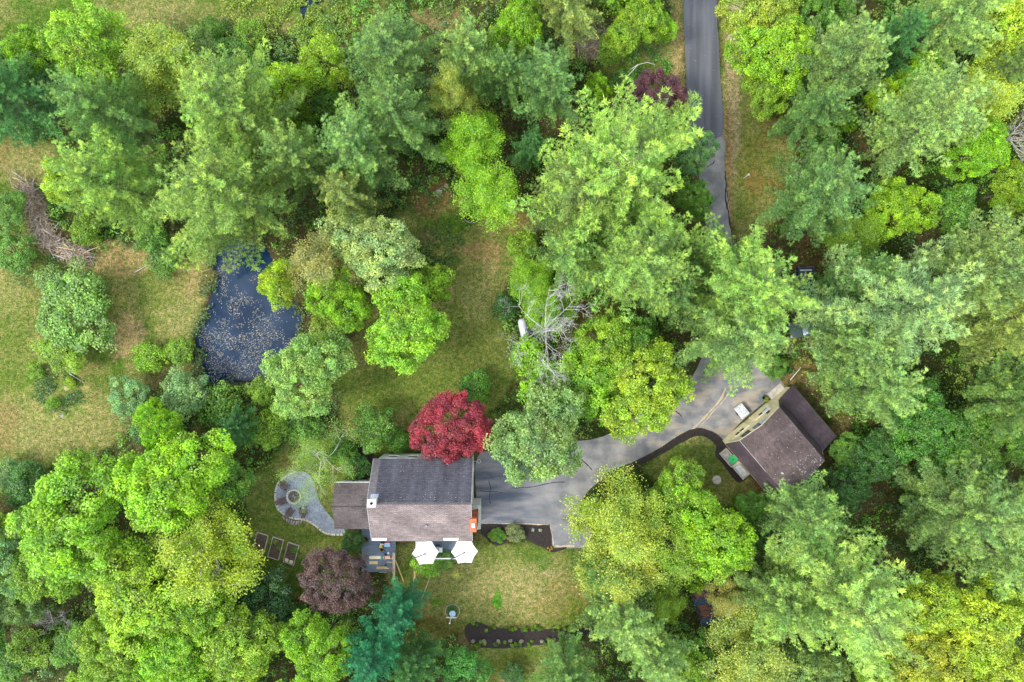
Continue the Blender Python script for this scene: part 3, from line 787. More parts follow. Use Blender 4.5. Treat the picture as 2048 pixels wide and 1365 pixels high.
# colours (linear base colours of the leaves)
K = dict(vivid=(.26, .52, .012), lime=(.25, .45, .02), pale=(.30, .52, .09), yell=(.38, .55, .03), olive=(.28, .43, .04), green=(.14, .33, .03), dark=(.06, .19, .02),
         dkgreen=(.035, .13, .02), pyg=(.31, .51, .11), ppale=(.31, .51, .15), pblue=(.21, .40, .115), pteal=(.11, .31, .09), teal=(.05, .31, .15), pol=(.33, .45, .13),
         purple=(.13, .045, .07), plum=(.13, .075, .075), red=(.34, .025, .055), tan=(.46, .49, .13), mint=(.22, .42, .14), soft=(.24, .40, .10))
_cnt = [0]
def plant(proto, px, py, rp, H, col, label, name='tree', cat='tree', group=None, rot=None):
    me, tm, H0, R0, zf = PR[proto]
    zc = H * zf
    x, y = P(px, py, zc)
    Rm = rp / PXM * (CAMZ - zc) / CAMZ
    _cnt[0] += 1
    rr = random.Random(_cnt[0] * 31 + 5)
    o = thing(name, label, cat, (x, y, -.05), rr.uniform(0, 6.28) if rot is None else rot, group)
    s = Rm / R0
    o.scale = (s * rr.uniform(.95, 1.06), s * rr.uniform(.95, 1.06), H / H0)
    c = K[col] if isinstance(col, str) else col
    j = rr.uniform(.9, 1.1)
    if me is not None:
        cr_ = link('foliage' if cat in ('shrub', 'plant') else 'crown', me, None, o)
        cr_.color = (c[0] * j * rr.uniform(.95, 1.05), c[1] * j, c[2] * j, 1)
    link('stem' if cat in ('shrub', 'plant') else 'trunk', tm, None, o)
    return o

PIN, BL, SH = ('pine_tree', 'pine tree'), ('broadleaf_tree', 'tree'), ('shrub', 'shrub')
TREES = [
 # top left
 ('pine1', 35, 205, 112, 15, 'pteal', 'dark blue-green pine cut by the left edge above the tan field', PIN),
 ('dome0', 185, 112, 88, 11, (.30, .56, .03), 'brightest lime tree with glossy pale leaves, near the top left field', BL),
 ('dome1', 82, 115, 58, 9, 'vivid', 'smaller lime tree on the left side of the glossy lime one', BL),
 ('open0', 325, 125, 82, 10, 'olive', 'olive-yellow tree with thin leaves between lime tree and marsh shrubs', BL),
 ('small0', 405, 95, 42, 6, 'soft', 'small grey-green tree right of the olive-yellow tree in the top left', BL),
 ('shrub0', 460, 120, 50, 4, 'green', 'mid green bush below the marsh, left of the paired lime bushes', SH),
 ('shrub1', 500, 75, 40, 3, 'lime', 'yellow-green bush at the edge of the marsh near the top', SH),
 ('shrub2', 425, 55, 26, 2.5, 'green', 'little green bush on the dry field edge at the top', SH),
 ('shrub1', 520, 150, 48, 4, 'dark', 'dark green bush between tall yellow-green pine and lime bush', SH),
 ('small1', 575, 170, 58, 7, (.34, .55, .012), 'left one of two paired yellow-lime bushy trees by the marsh', BL),
 ('small0', 645, 130, 60, 7, (.33, .56, .015), 'right one of two paired yellow-lime bushy trees by the marsh', BL),
 ('shrub0', 590, 225, 44, 4, 'lime', 'lime bush in the gap under the paired yellow-lime trees', SH),
 ('shrub2', 655, 205, 40, 4, 'green', 'green bush beside the dark gap left of the blue-green pines', SH),
 ('pine0', 235, 235, 98, 16, 'pblue', 'blue-green pine directly below the glossy lime tree', PIN),
 ('pine2', 252, 380, 112, 17, 'pyg', 'broad yellow-green pine right of the brush pile', PIN),
 ('small1', 128, 368, 46, 7, 'yell', 'yellow-lime tree leaning over the brush pile', BL),
 ('pine3', 475, 250, 128, 19, 'pyg', 'tall spiky-topped yellow-green pine, upper half of the big pair above the pond', PIN),
 ('pine1', 480, 395, 142, 19, 'pyg', 'widest yellow-green pine, standing right at the top of the pond', PIN),
 ('pine2', 610, 330, 80, 16, 'ppale', 'pale pine wedged between the big pond pine and the blue-green row', PIN),
 ('shrub0', 172, 462, 36, 3, 'lime', 'lime bush at the right end of the brush pile', SH),
 ('shrub2', 330, 515, 40, 2.5, 'green', 'green bush with a grey dead branch on the tan field above the pond', SH),
 ('shrub1', 300, 470, 40, 3, 'green', 'green bush under the broad pine at the field edge', SH),
 ('dome2', 12, 425, 50, 4, 'green', 'green thicket against the upper left side of the brush pile', SH),
 ('small0', 28, 510, 46, 4, 'green', 'green thicket below and left of the brush pile', SH),
 ('shrub0', 108, 562, 38, 2.2, 'soft', 'low grey-green bush just under the brush pile', SH),
 # pine row top centre
 ('pine3', 775, 130, 92, 15, 'pblue', 'blue-green pine at the top left of the centre pine row', PIN),
 ('pine0', 800, 250, 92, 15, 'pblue', 'blue-green pine in the middle of the centre pine row', PIN),
 ('pine1', 720, 320, 100, 15, 'pblue', 'blue-green pine at the bottom left of the centre pine row', PIN),
 ('pine2', 935, 130, 78, 14, 'ppale', 'rounded sage-green pine between two blue-green pines near the top', PIN),
 ('open1', 905, 200, 44, 13, (.36, .46, .08), 'small tan-yellow tree poking out among the pines', BL),
 ('pine0', 1015, 165, 65, 12, 'pblue', 'small blue-green pine right of the rounded sage-green pine', PIN),
 ('pine3', 1100, 190, 88, 13, 'pblue', 'blue-green pine left of the big bright pine, below the top brush pile', PIN),
 ('pine1', 1065, 300, 42, 9, 'pteal', 'little dark teal pine beside the open lime tree', PIN),
 ('open2', 945, 285, 62, 9, 'vivid', 'upper lime tree with pale bare branches above the garden ring', BL),
 ('open0', 985, 385, 62, 8, 'vivid', 'lime tree leaning over the black garden ring', BL),
 ('small0', 1190, 185, 32, 8, 'vivid', 'slim lime tree left of the roadside purple tree', BL),
 ('pine2', 700, 400, 70, 13, 'pol', 'olive-grey pine under the centre pine row', PIN),
 ('open1', 655, 530, 72, 11, (.36, .40, .12), 'olive tree with thin twigs at the upper right of the pond', BL),
 ('dome3', 750, 505, 92, 12, (.36, .50, .17), 'pale sage broadleaf tree above the two vivid lime trees', BL),
 ('small1', 560, 565, 50, 8, 'yell', 'yellow-lime tree reaching over the right bank of the pond', BL),
 ('small0', 510, 480, 0.1, 1, 'green', '', None),
 ('dome1', 682, 595, 66, 10, 'vivid', 'most vivid lime tree, just right of the pond', BL),
 ('dome0', 815, 645, 92, 11, (.28, .55, .02), 'large lime tree beside the central mown lawn', BL),
 ('small1', 865, 570, 45, 7, 'lime', 'small lime tree at the upper right side of the large lime one', BL),
 ('dome2', 618, 748, 92, 10, (.30, .53, .10), 'light green tree with glossy leaves at the lower right of the pond', BL),
 ('shrub1', 655, 660, 40, 3, 'olive', 'olive bush between the pond and the vivid lime trees', SH),
 # left field
 ('small0', 150, 620, 92, 5, (.17, .36, .04), 'large spreading green bush alone on the left field', SH),
 ('small1', 130, 700, 50, 4, 'lime', 'lower part-lime bush touching the large bush on the left field', SH),
 ('shrub0', 295, 718, 40, 2.6, 'vivid', 'bright green bush with bare grey twigs on the field left of the pond', SH),
 ('shrub2', 355, 705, 34, 2.2, 'lime', 'small lime bush at the left bank of the pond', SH),
 ('shrub1', 70, 740, 22, 1.6, 'lime', 'tiny spiky bush on the rim of the raised ring', SH),
 ('shrub0', 105, 805, 16, 1.2, 'vivid', 'tiny lime plant at the bottom rim of the raised ring', SH),
 ('shrub2', 138, 765, 14, 1.2, 'yell', 'tiny yellow-green plant inside the raised ring', SH),
 ('small0', 262, 795, 48, 4, 'mint', 'grey-green bush left of the pale bush below the pond', SH),
 ('small1', 375, 790, 55, 5, 'mint', 'pale grey-green bush below the pond', SH),
 ('shrub0', 440, 815, 50, 4, 'green', 'dark leafy bush at the bottom bank of the pond', SH),
 ('pine0', 480, 850, 46, 7, 'pteal', 'small teal pine among bushes below the pond', PIN),
 ('shrub1', 540, 855, 48, 3.5, 'lime', 'olive-lime bush right of the small teal pine', SH),
 ('shrub2', 610, 850, 45, 3, 'green', 'green bush between the birch and the glossy light green tree', SH),
 ('shrub2', 525, 785, 34, 2.4, 'lime', 'bush with a fallen pale branch on the pond bank', SH),
 ('shrub0', 300, 860, 45, 4, 'mint', 'grey-green bush above the big dense lime tree', SH),
 ('dome3', 350, 955, 112, 13, 'vivid', 'big dense lime tree with rounded clumps, left of the patio', BL),
 ('dome0', 325, 850, 50, 9, 'vivid', 'lime spire rising above the big dense lime tree', BL),
 ('small0', 455, 960, 55, 6, 'green', 'green bush tree along the path left of the fire pit', BL),
 ('dome1', 155, 1035, 125, 13, (.24, .48, .02), 'big round lime tree with scalloped clumps at the left', BL),
 ('small1', 60, 975, 55, 5, 'dark', 'dark green bush behind the scalloped lime tree', SH),
 ('shrub1', 15, 945, 34, 3, 'mint', 'pale bush at the left edge below the tan field', SH),
 ('dome2', 25, 1120, 72, 9, 'mint', 'mid green tree cut by the left edge', BL),
 ('dome2', 100, 1130, 80, 9, 'lime', 'yellow-green tree under the scalloped lime tree', BL),
 ('dome0', 30, 1210, 55, 7, 'soft', 'sage tree at the left edge above the dead tree', BL),
 ('open1', 420, 1105, 95, 12, 'yell', 'yellow-lime tree with pale twigs beside the raised beds', BL),
 ('dome3', 280, 1185, 108, 12, (.30, .52, .02), 'light lime tree in the lower left, right of the dead tree', BL),
 ('dome1', 395, 1215, 85, 11, 'lime', 'lime tree below the yellow-lime twiggy tree', BL),
 ('dome2', 240, 1290, 85, 10, 'lime', 'lime tree at the bottom left beside the brown gap', BL),
 ('dome0', 360, 1310, 88, 10, 'vivid', 'vivid lime tree at the bottom edge, left one', BL),
 ('dome3', 490, 1300, 88, 10, 'lime', 'yellow-lime tree at the bottom edge beside the dark thicket', BL),
 ('dome1', 640, 1290, 78, 10, 'vivid', 'vivid lime tree just below the big plum-coloured tree', BL),
 ('small0', 530, 1205, 68, 5, 'dkgreen', 'dark green thicket below the raised beds', SH),
 ('small1', 552, 1178, 30, 3, 'green', 'green bush under the raised beds', SH),
 ('shrub0', 600, 1240, 40, 3, 'dark', 'dark bush between dark thicket and vivid lime tree', SH),
 ('small1', 150, 1290, 45, 4, 'green', 'grey-green bush below the dead tree', SH),
 ('shrub1', 60, 1300, 50, 2.5, 'lime', 'olive-lime bush in the bottom left corner', SH),
 ('shrub2', 20, 1340, 40, 2.5, 'green', 'green bush in the very corner at bottom left', SH),
 ('shrub0', 330, 1110, 60, 4, 'green', 'green bush in the hollow between the lime trees', SH),
 # round the house
 ('red', 670, 1158, 80, 8, 'plum', 'big plum-brown tree beside the blue deck', BL),
 ('small0', 708, 1085, 26, 3, 'dark', 'glossy dark rhododendron bush at the corner of the deck', SH),
 ('small1', 752, 855, 52, 5, 'green', 'round green tree above the house, left of the red maple', BL),
 ('shrub0', 795, 880, 30, 2.6, 'green', 'green bush at the upper wall of the house', SH),
 ('shrub1', 715, 935, 30, 3, 'dark', 'dark green bush at the upper left corner of the house', SH),
 ('shrub2', 690, 905, 34, 3.5, 'green', 'green bush under the birch by the small house wing', SH),
 ('red', 906, 852, 88, 8, 'red', 'crimson maple over the upper corner of the house', BL),
 ('birch', 640, 925, 82, 10, (.21, .40, .035), 'thin birch with white limbs over the gravel patio', BL),
 ('shrub2', 950, 770, 40, 3, 'green', 'airy green bush above the crimson maple', SH),
 ('pine3', 798, 1222, 58, 11, 'teal', 'teal spruce between the plum tree and the lower lawn', PIN),
 ('pine0', 760, 1290, 72, 13, 'teal', 'teal spruce at the bottom edge below the plum tree', PIN),
 ('pine1', 825, 1320, 55, 12, 'pteal', 'third spruce with bluish tips at the bottom edge', PIN),
 ('small0', 925, 1340, 55, 7, (.10, .36, .05), 'emerald round-clumped tree at the bottom edge', BL),
 ('shrub0', 855, 1125, 34, 1.8, 'vivid', 'bright green bush under the left white umbrella', SH),
 ('shrub1', 885, 1120, 24, 1.6, 'green', 'flowering green shrub between the two umbrellas', SH),
 ('small1', 1028, 1345, 26, 2, 'dark', 'dark round bush on the strip of grass at the bottom edge', SH),
 ('dome0', 1085, 862, 105, 13, (.25, .44, .12), 'soft green tree overhanging the driveway beside the crimson maple', BL),
 ('dome3', 1160, 775, 92, 9, 'vivid', 'vivid lime tree below the white dead tree', BL),
 ('dome1', 1215, 700, 78, 10, 'lime', 'lime tree under the big central pine, right of the dead tree', BL),
 ('open2', 1062, 565, 48, 7, 'vivid', 'lime tree with open twigs above the propane tank', BL),
 ('open0', 1090, 620, 50, 6, 'vivid', 'lime tree directly behind the white dead tree', BL),
 ('shrub0', 1010, 610, 34, 2.6, 'dark', 'clipped dark green shrub at the edge of the central lawn', SH),
 ('shrub2', 1055, 710, 46, 3, 'vivid', 'lime bush below the propane tank', SH),
 ('shrub1', 1045, 490, 36, 3, 'lime', 'airy lime shrub left of the big central pine', SH),
 ('dome2', 1290, 780, 92, 12, 'yell', 'yellow-lime tree overhanging the bend of the driveway', BL),
 ('dome0', 1265, 690, 60, 9, 'green', 'mid green tree under the central pine above the yellow-lime one', BL),
 ('open1', 1243, 1040, 88, 11, (.36, .52, .05), 'yellow-olive tree beside the driveway turnaround', BL),
 ('open2', 1240, 1130, 80, 10, (.44, .56, .09), 'pale yellow tree below the yellow-olive one', BL),
 ('dome1', 1350, 985, 65, 8, 'lime', 'lime tree at the edge of the garage lawn', BL),
 ('dome3', 1418, 1068, 86, 11, 'vivid', 'vivid lime tree covering part of the rusty shed', BL),
 ('open0', 1345, 1100, 70, 9, 'lime', 'twiggy lime tree left of the rusty shed', BL),
 ('shrub1', 1388, 1165, 22, 5, 'lime', 'small lime sapling leaning over the middle of the rusty shed roof', SH),
 ('open1', 1455, 1195, 38, 7, 'tan', 'tan-yellow tree at the right side of the rusty shed', BL),
 ('open2', 1330, 1205, 40, 7, 'lime', 'thin lime tree at the lower left of the rusty shed', BL),
 ('pine1', 1230, 1215, 88, 14, 'ppale', 'pale pine at the right end of the long mulch bed', PIN),
 ('pine2', 1195, 1130, 55, 10, 'pblue', 'soft green pine at the right edge of the lower lawn', PIN),
 ('pine3', 1290, 1290, 80, 13, 'ppale', 'pale pine at the bottom edge right of the long mulch bed', PIN),
 ('pine0', 1130, 1335, 75, 12, 'pblue', 'blue-green pine at the bottom edge below the long mulch bed', PIN),
 ('dome0', 1360, 1335, 60, 8, 'lime', 'lime tree at the bottom edge below the rusty shed', BL),
 ('small0', 1425, 1290, 45, 5, 'green', 'green bush under the rusty shed', SH),
 # right of centre
 ('pine0', 1232, 372, 188, 20, (.31, .53, .10), 'largest bright pine in the centre, beside the driveway', PIN),
 ('pine2', 1150, 410, 100, 17, (.30, .46, .14), 'left flank pine of the big central clump', PIN),
 ('pine3', 1245, 545, 130, 18, 'pyg', 'lower pine of the big central clump', PIN),
 ('pine1', 1130, 510, 70, 14, 'ppale', 'slim pine at the lower left of the central clump', PIN),
 ('pine2', 1335, 590, 65, 13, 'pblue', 'shaded pine between the central clump and the driveway pine', PIN),
 ('dome1', 1385, 310, 45, 8, 'mint', 'leafy green tree between the biggest pine and the old driveway', BL),
 ('dome2', 1385, 400, 42, 7, 'green', 'green tree overhanging the grey old driveway', BL),
 ('red', 1306, 205, 70, 8, 'purple', 'dark purple tree beside the new asphalt', BL),
 ('pine1', 1475, 590, 130, 19, 'pyg', 'large pine growing over the lower end of the driveway', PIN),
 ('pine3', 1475, 680, 115, 16, 'ppale', 'pale pine in front of the garage driveway', PIN),
 ('pine0', 1430, 520, 60, 12, 'pblue', 'bluish young pine where the driveway disappears', PIN),
 # top right
 ('dome3', 1035, 60, 64, 9, 'vivid', 'vivid lime tree left of the pale pine at the top', BL),
 ('pine2', 1130, 25, 80, 13, 'pol', 'pale drooping pine at the top edge', PIN),
 ('dome0', 1265, 55, 58, 8, 'lime', 'lime tree at the top left of the asphalt road', BL),
 ('small1', 1322, 55, 34, 5, 'vivid', 'small lime tree right against the road at the top', BL),
 ('shrub0', 1225, 100, 34, 2.5, 'lime', 'olive-lime bush right of the top brush pile', SH),
 ('shrub1', 1090, 110, 40, 3, 'dark', 'dark bush left of the top brush pile', SH),
 ('shrub2', 1250, 160, 34, 2.5, 'green', 'thin green bush above the dark purple tree', SH),
 ('dome1', 1520, 20, 80, 9, (.34, .46, .04), 'olive-lime tree at the top right of the road', BL),
 ('dome2', 1545, 118, 80, 10, (.34, .60, .012), 'glowing lime tree on the right of the new asphalt', BL),
 ('dome0', 1530, 180, 55, 7, 'lime', 'lower lime tree under the glowing one', BL),
 ('pine3', 1675, 145, 95, 16, 'ppale', 'pale green pine right of the glowing lime tree', PIN),
 ('pine0', 1615, 235, 70, 13, 'pblue', 'shaded pine under the pale green one', PIN),
 ('pine2', 1870, 60, 100, 16, 'ppale', 'pale pine at the top edge on the right', PIN),
 ('pine1', 1770, 90, 60, 13, 'pteal', 'dark pine left of the pale one at the top edge', PIN),
 ('dome3', 2000, 55, 85, 11, 'yell', 'yellow-lime tree in the top right corner', BL),
 ('dome1', 1640, 25, 60, 7, 'green', 'green tree at the top edge right of the olive-lime tree', BL),
 ('dome0', 1830, 160, 50, 9, 'vivid', 'lime tree above the spiky silver pine', BL),
 ('open1', 1945, 205, 72, 10, (.44, .58, .05), 'yellow-lime open tree left of the bare grey tree', BL),
 ('small0', 1755, 195, 34, 8, (.36, .60, .02), 'small glowing lime tree between two pale pines', BL),
 ('shrub0', 1690, 235, 34, 4, 'vivid', 'lime bush under the small glowing lime tree', SH),
 ('pine3', 1815, 270, 112, 17, (.31, .49, .14), 'spiky silver-green pine in the upper right', PIN),
 ('dome2', 1945, 305, 62, 9, 'vivid', 'vivid lime tree below the bare grey tree', BL),
 ('dome3', 2025, 380, 55, 8, 'lime', 'lime tree at the right edge below the bare grey tree', BL),
 ('pine0', 2010, 150, 60, 12, 'ppale', 'pale pine at the right edge above the bare grey tree', PIN),
 ('pine2', 1625, 390, 108, 15, 'pblue', 'blue-green pine right of the small white lamp post', PIN),
 ('dome1', 1790, 420, 72, 9, (.30, .55, .012), 'lime tree below the spiky silver-green pine', BL),
 ('open2', 1705, 470, 50, 7, 'lime', 'dark lime twiggy tree right of the blue-green pine', BL),
 ('shrub1', 1650, 290, 40, 4, 'green', 'green bush in the gap left of the spiky silver pine', SH),
 ('small1', 1900, 420, 55, 6, 'green', 'green tree in the shade at the upper right', BL),
 # right side
 ('pine0', 1935, 540, 120, 18, (.32, .48, .15), 'bright pine with dead twigs near the right edge', PIN),
 ('pine1', 1770, 620, 160, 19, (.28, .45, .17), 'broad pale pine above the garage', PIN),
 ('pine3', 1680, 690, 95, 15, 'ppale', 'pine whose fronds hang over the garage lean-to', PIN),
 ('pine2', 1735, 770, 100, 15, 'ppale', 'pine with drooping fronds between the garage and the deep green trees', PIN),
 ('dome0', 1690, 905, 40, 4, 'green', 'green bush hugging the lean-to side of the garage', SH),
 ('dome1', 1800, 800, 60, 6, 'green', 'mid green tree under the drooping pine fronds', BL),
 ('pine2', 2000, 640, 110, 17, (.36, .50, .12), 'yellowish pine at the right edge', PIN),
 ('pine0', 2010, 800, 95, 14, 'soft', 'soft green pine at the right edge below the yellowish one', PIN),
 ('pine3', 1690, 560, 70, 14, 'pblue', 'bluish pine just right of the blue pickup', PIN),
 ('dome2', 1840, 850, 82, 8, (.10, .30, .02), 'deep green tree right of the garage', BL),
 ('dome0', 1930, 900, 80, 8, 'green', 'deep green tree further right of the garage', BL),
 ('dome3', 1760, 900, 60, 6, 'dark', 'dark tree close to the garage lean-to', BL),
 ('dome1', 1860, 960, 66, 6, 'dark', 'dark tree above the fan-shaped pine', BL),
 ('small0', 1700, 970, 50, 5, 'dark', 'dark green bush at the back corner of the garage', SH),
 ('dome1', 2020, 880, 60, 7, 'green', 'green tree at the right edge beside the deep green ones', BL),
 ('pine2', 1900, 1010, 118, 16, (.28, .47, .135), 'fan-shaped silver-green pine in the lower right', PIN),
 ('pine1', 1985, 1100, 118, 16, 'ppale', 'pale pine at the right edge in the lower right', PIN),
 ('pine3', 1580, 1020, 82, 14, 'ppale', 'pale pine whose tips touch the garage roof', PIN),
 ('pine0', 1640, 1170, 165, 20, (.34, .53, .135), 'huge pale pine in the lower right', PIN),
 ('pine2', 1545, 1190, 90, 15, 'ppale', 'pine on the left flank of the huge pale one', PIN),
 ('dome3', 1850, 1210, 75, 10, 'yell', 'yellow tree right of the huge pale pine', BL),
 ('dome0', 1950, 1240, 95, 11, 'yell', 'broad yellow tree in the lower right corner area', BL),
 ('dome1', 1840, 1310, 80, 10, (.42, .52, .04), 'yellow-lime tree at the bottom edge on the right', BL),
 ('dome2', 1990, 1330, 80, 10, (.40, .56, .03), 'yellow-lime tree in the bottom right corner', BL),
 ('open0', 1500, 1320, 85, 10, (.36, .50, .09), 'pale twiggy tree at the bottom edge under the huge pine', BL),
 ('dome2', 1750, 1345, 60, 8, 'lime', 'lime tree at the bottom edge below the huge pale pine', BL),
 ('dome3', 1620, 1335, 60, 8, 'soft', 'sage tree at the bottom edge below the huge pale pine', BL),
 ('small1', 1503, 1012, 36, 4, 'green', 'green bush on the lower edge of the garage lawn', SH),
 ('small0', 1545, 735, 30, 2, 'green', 'low green bush where the driveway ends by the garage', SH),
 ('shrub1', 1500, 1075, 50, 4, 'dark', 'dark bush between vivid lime tree and huge pale pine', SH),
]
for (pr, x, y, r, H, c, lab, nm) in TREES:
    if nm is None: continue
    plant(pr, x, y, r, H, c, lab, nm[0], nm[1])
plant('dead0', 1092, 658, 103, 14, 'lime', 'white leafless dead tree beside the propane tank', 'dead_tree', 'dead tree')
plant('dead1', 2030, 275, 75, 10, 'lime', 'bare grey dead tree at the right edge', 'dead_tree', 'dead tree')
plant('dead1', 100, 1245, 40, 6, 'lime', 'small grey dead tree in the lower left', 'dead_tree', 'dead tree')
# trees just outside the frame, so that the wood goes on
for i, (x, y, pr, c) in enumerate([(-60, 150, 'dome0', 'lime'), (-70, 1080, 'dome1', 'lime'), (-60, 1260, 'dome2', 'green'), (200, 1430, 'dome3', 'lime'), (420, 1440, 'dome0', 'lime'), (620, 1430, 'dome1', 'vivid'),
                                   (800, 1450, 'pine0', 'teal'), (1200, 1450, 'pine1', 'pblue'), (1450, 1450, 'dome2', 'lime'), (1650, 1460, 'pine2', 'ppale'), (1880, 1460, 'dome0', 'yell'), (2120, 1200, 'dome1', 'yell'),
                                   (2140, 950, 'pine3', 'ppale'), (2150, 650, 'pine0', 'pyg'), (2130, 420, 'dome2', 'lime'), (2140, 100, 'pine1', 'ppale'), (1700, -70, 'pine2', 'pblue'), (1950, -60, 'dome3', 'lime'), (1250, -60, 'dome1', 'lime'), (1050, -60, 'pine3', 'ppale')]):
    side = 'left' if x < 0 else 'right' if x > 2048 else 'top' if y < 0 else 'bottom'
    t_ = (y / 1365) if side in ('left', 'right') else (x / 2048)
    where = {'left': 'left edge', 'right': 'right edge', 'top': 'top edge', 'bottom': 'bottom edge'}[side]
    part = ('a tenth', 'a fifth', 'three tenths', 'four tenths', 'half', 'six tenths', 'seven tenths', 'eight tenths', 'nine tenths', 'all')[max(0, min(9, int(t_ * 10)))]
    plant(pr, x, y, 95, 14 if 'pine' in pr else 10, c, ('pine' if 'pine' in pr else 'leafy') + ' tree just past the ' + where + ', about ' + part + ' of the way along it', 'pine_tree' if 'pine' in pr else 'broadleaf_tree', 'tree')

# ------------------------------------------------------------------ undergrowth, grass, litter (stuff)
def rand_px(n, x0=-60, x1=2110, y0=-60, y1=1430):
    return RNG.uniform(x0, x1, n), RNG.uniform(y0, y1, n)
def hard_mask(px, py, grow=0):
    d = np.full(px.shape, 1e9)
    for p in HARD: d = np.minimum(d, sdist(px, py, p))
    return d > grow
def undergrowth():
    px, py = rand_px(12500)
    _, lawn = ground_color(px, py)
    ok = (lawn < .35) & hard_mask(px, py, 14)
    px, py = px[ok], py[ok]
    n = len(px)
    rad = RNG.uniform(.3, .95, n); h = rad * RNG.uniform(.5, 1.1, n) + vnoise(px, py, 70, 4) * .8
    pal = np.array([(.09, .28, .02), (.14, .36, .02), (.22, .45, .02), (.07, .21, .02), (.27, .40, .04), (.10, .26, .06)])
    ci = np.clip((vnoise(px, py, 90, 3) * 6 + RNG.uniform(-1.6, 1.6, n)), 0, 5).astype(int)
    cc = pal[ci]
    per = 24
    idx = np.repeat(np.arange(n), per); m_ = len(idx)
    q = unit(RNG.normal(size=(m_, 3)) + np.array((0, 0, .9)))
    C = np.stack([(px - 1024) / PXM, -(py - 682.5) / PXM, h * .35], -1)
    pos = C[idx] + q * np.stack([rad[idx], rad[idx], h[idx] * .7], -1) * RNG.uniform(.6, 1.05, (m_, 1))
    pos[:, 2] = np.maximum(pos[:, 2], .05)
    nr = unit(q * .5 + RNG.normal(size=(m_, 3)) * .4 + np.array((0, 0, .7)))
    V, F, v_, t_ = leaves(pos, nr, RNG.uniform(.12, .3, m_), RNG.uniform(.2, .8, m_), RNG.uniform(0, .6, m_))
    me = np_mesh('undergrowth', V, F, {'v': v_, 't': t_}, col=np.repeat(cc[idx], 4, 0))
    tag(link('undergrowth', me, M['leaf_ground']), 'low green bushes and saplings covering the ground between the trees', 'undergrowth', kind='stuff')
undergrowth()
def grass():
    px, py = rand_px(420000, -20, 1640, -20, 1385)
    c, lawn = ground_color(px, py)
    ok = (lawn > .5) & hard_mask(px, py, 1)
    px, py, c = px[ok], py[ok], c[ok]
    ok = RNG.random(len(px)) < 190000 / len(px)
    px, py, c = px[ok], py[ok], c[ok]
    n = len(px)
    pos = np.stack([(px - 1024) / PXM, -(py - 682.5) / PXM, np.zeros(n)], -1)
    d = unit(np.stack([RNG.normal(size=n) * .8, RNG.normal(size=n) * .8, RNG.uniform(.25, .9, n)], -1))
    cc = c * RNG.uniform(.55, 1.9, (n, 1)) * (1 + RNG.uniform(-.12, .12, (n, 3)))
    V, F, v_, t_ = needles(pos, d, RNG.uniform(.08, .2, n), RNG.uniform(.03, .07, n), np.full(n, .5), np.zeros(n))
    me = np_mesh('grass', V, F, {'v': v_, 't': t_}, col=np.repeat(cc, 3, 0))
    tag(link('grass', me, M['leaf_ground']), 'patchy green and straw-coloured grass of the lawns and fields', 'grass', kind='stuff')
grass()
def litter():
    px, py = rand_px(60000)
    c, lawn = ground_color(px, py)
    ok = (lawn < .6) & hard_mask(px, py, 2)
    px, py = px[ok], py[ok]; n = len(px)
    pos = np.stack([(px - 1024) / PXM, -(py - 682.5) / PXM, np.full(n, .03)], -1)
    pal = np.array([(.30, .17, .09), (.40, .28, .17), (.18, .10, .06), (.48, .38, .26)])
    cc = pal[RNG.integers(0, 4, n)]
    V, F, v_, t_ = leaves(pos, unit(RNG.normal(size=(n, 3)) * .3 + np.array((0, 0, 1))), RNG.uniform(.07, .18, n), RNG.uniform(.3, .7, n), np.zeros(n))
    tag(link('leaf_litter', np_mesh('leaf_litter', V, F, {'v': v_, 't': t_}, col=np.repeat(cc, 4, 0)), M['leaf_ground']), 'brown fallen leaves scattered on the bare ground', 'leaf litter', kind='stuff')
litter()
def road_debris():
    px, py = RNG.uniform(960, 1570, 16000), RNG.uniform(0, 1095, 16000)
    d = np.minimum(sdist(px, py, DRIVE), sdist(px, py, NEWROAD))
    ok = (d < 0) & (RNG.random(len(px)) < np.exp(d / 9) * .8 + .05); px, py = px[ok], py[ok]; n = len(px)
    pos = np.stack([(px - 1024) / PXM, -(py - 682.5) / PXM, np.full(n, .055)], -1)
    cc = np.array([(.30, .20, .10), (.40, .34, .18), (.16, .22, .04), (.2, .13, .08)])[RNG.integers(0, 4, n)]
    V, F, v_, t_ = leaves(pos, unit(RNG.normal(size=(n, 3)) * .15 + np.array((0, 0, 1))), RNG.uniform(.04, .13, n), RNG.uniform(.3, .7, n), np.zeros(n))
    tag(link('fallen_leaves', np_mesh('fallen_leaves', V, F, {'v': v_, 't': t_}, col=np.repeat(cc, 4, 0)), M['leaf_ground']), 'small dry leaves blown onto the road and the driveway', 'fallen leaves', kind='stuff')
road_debris()
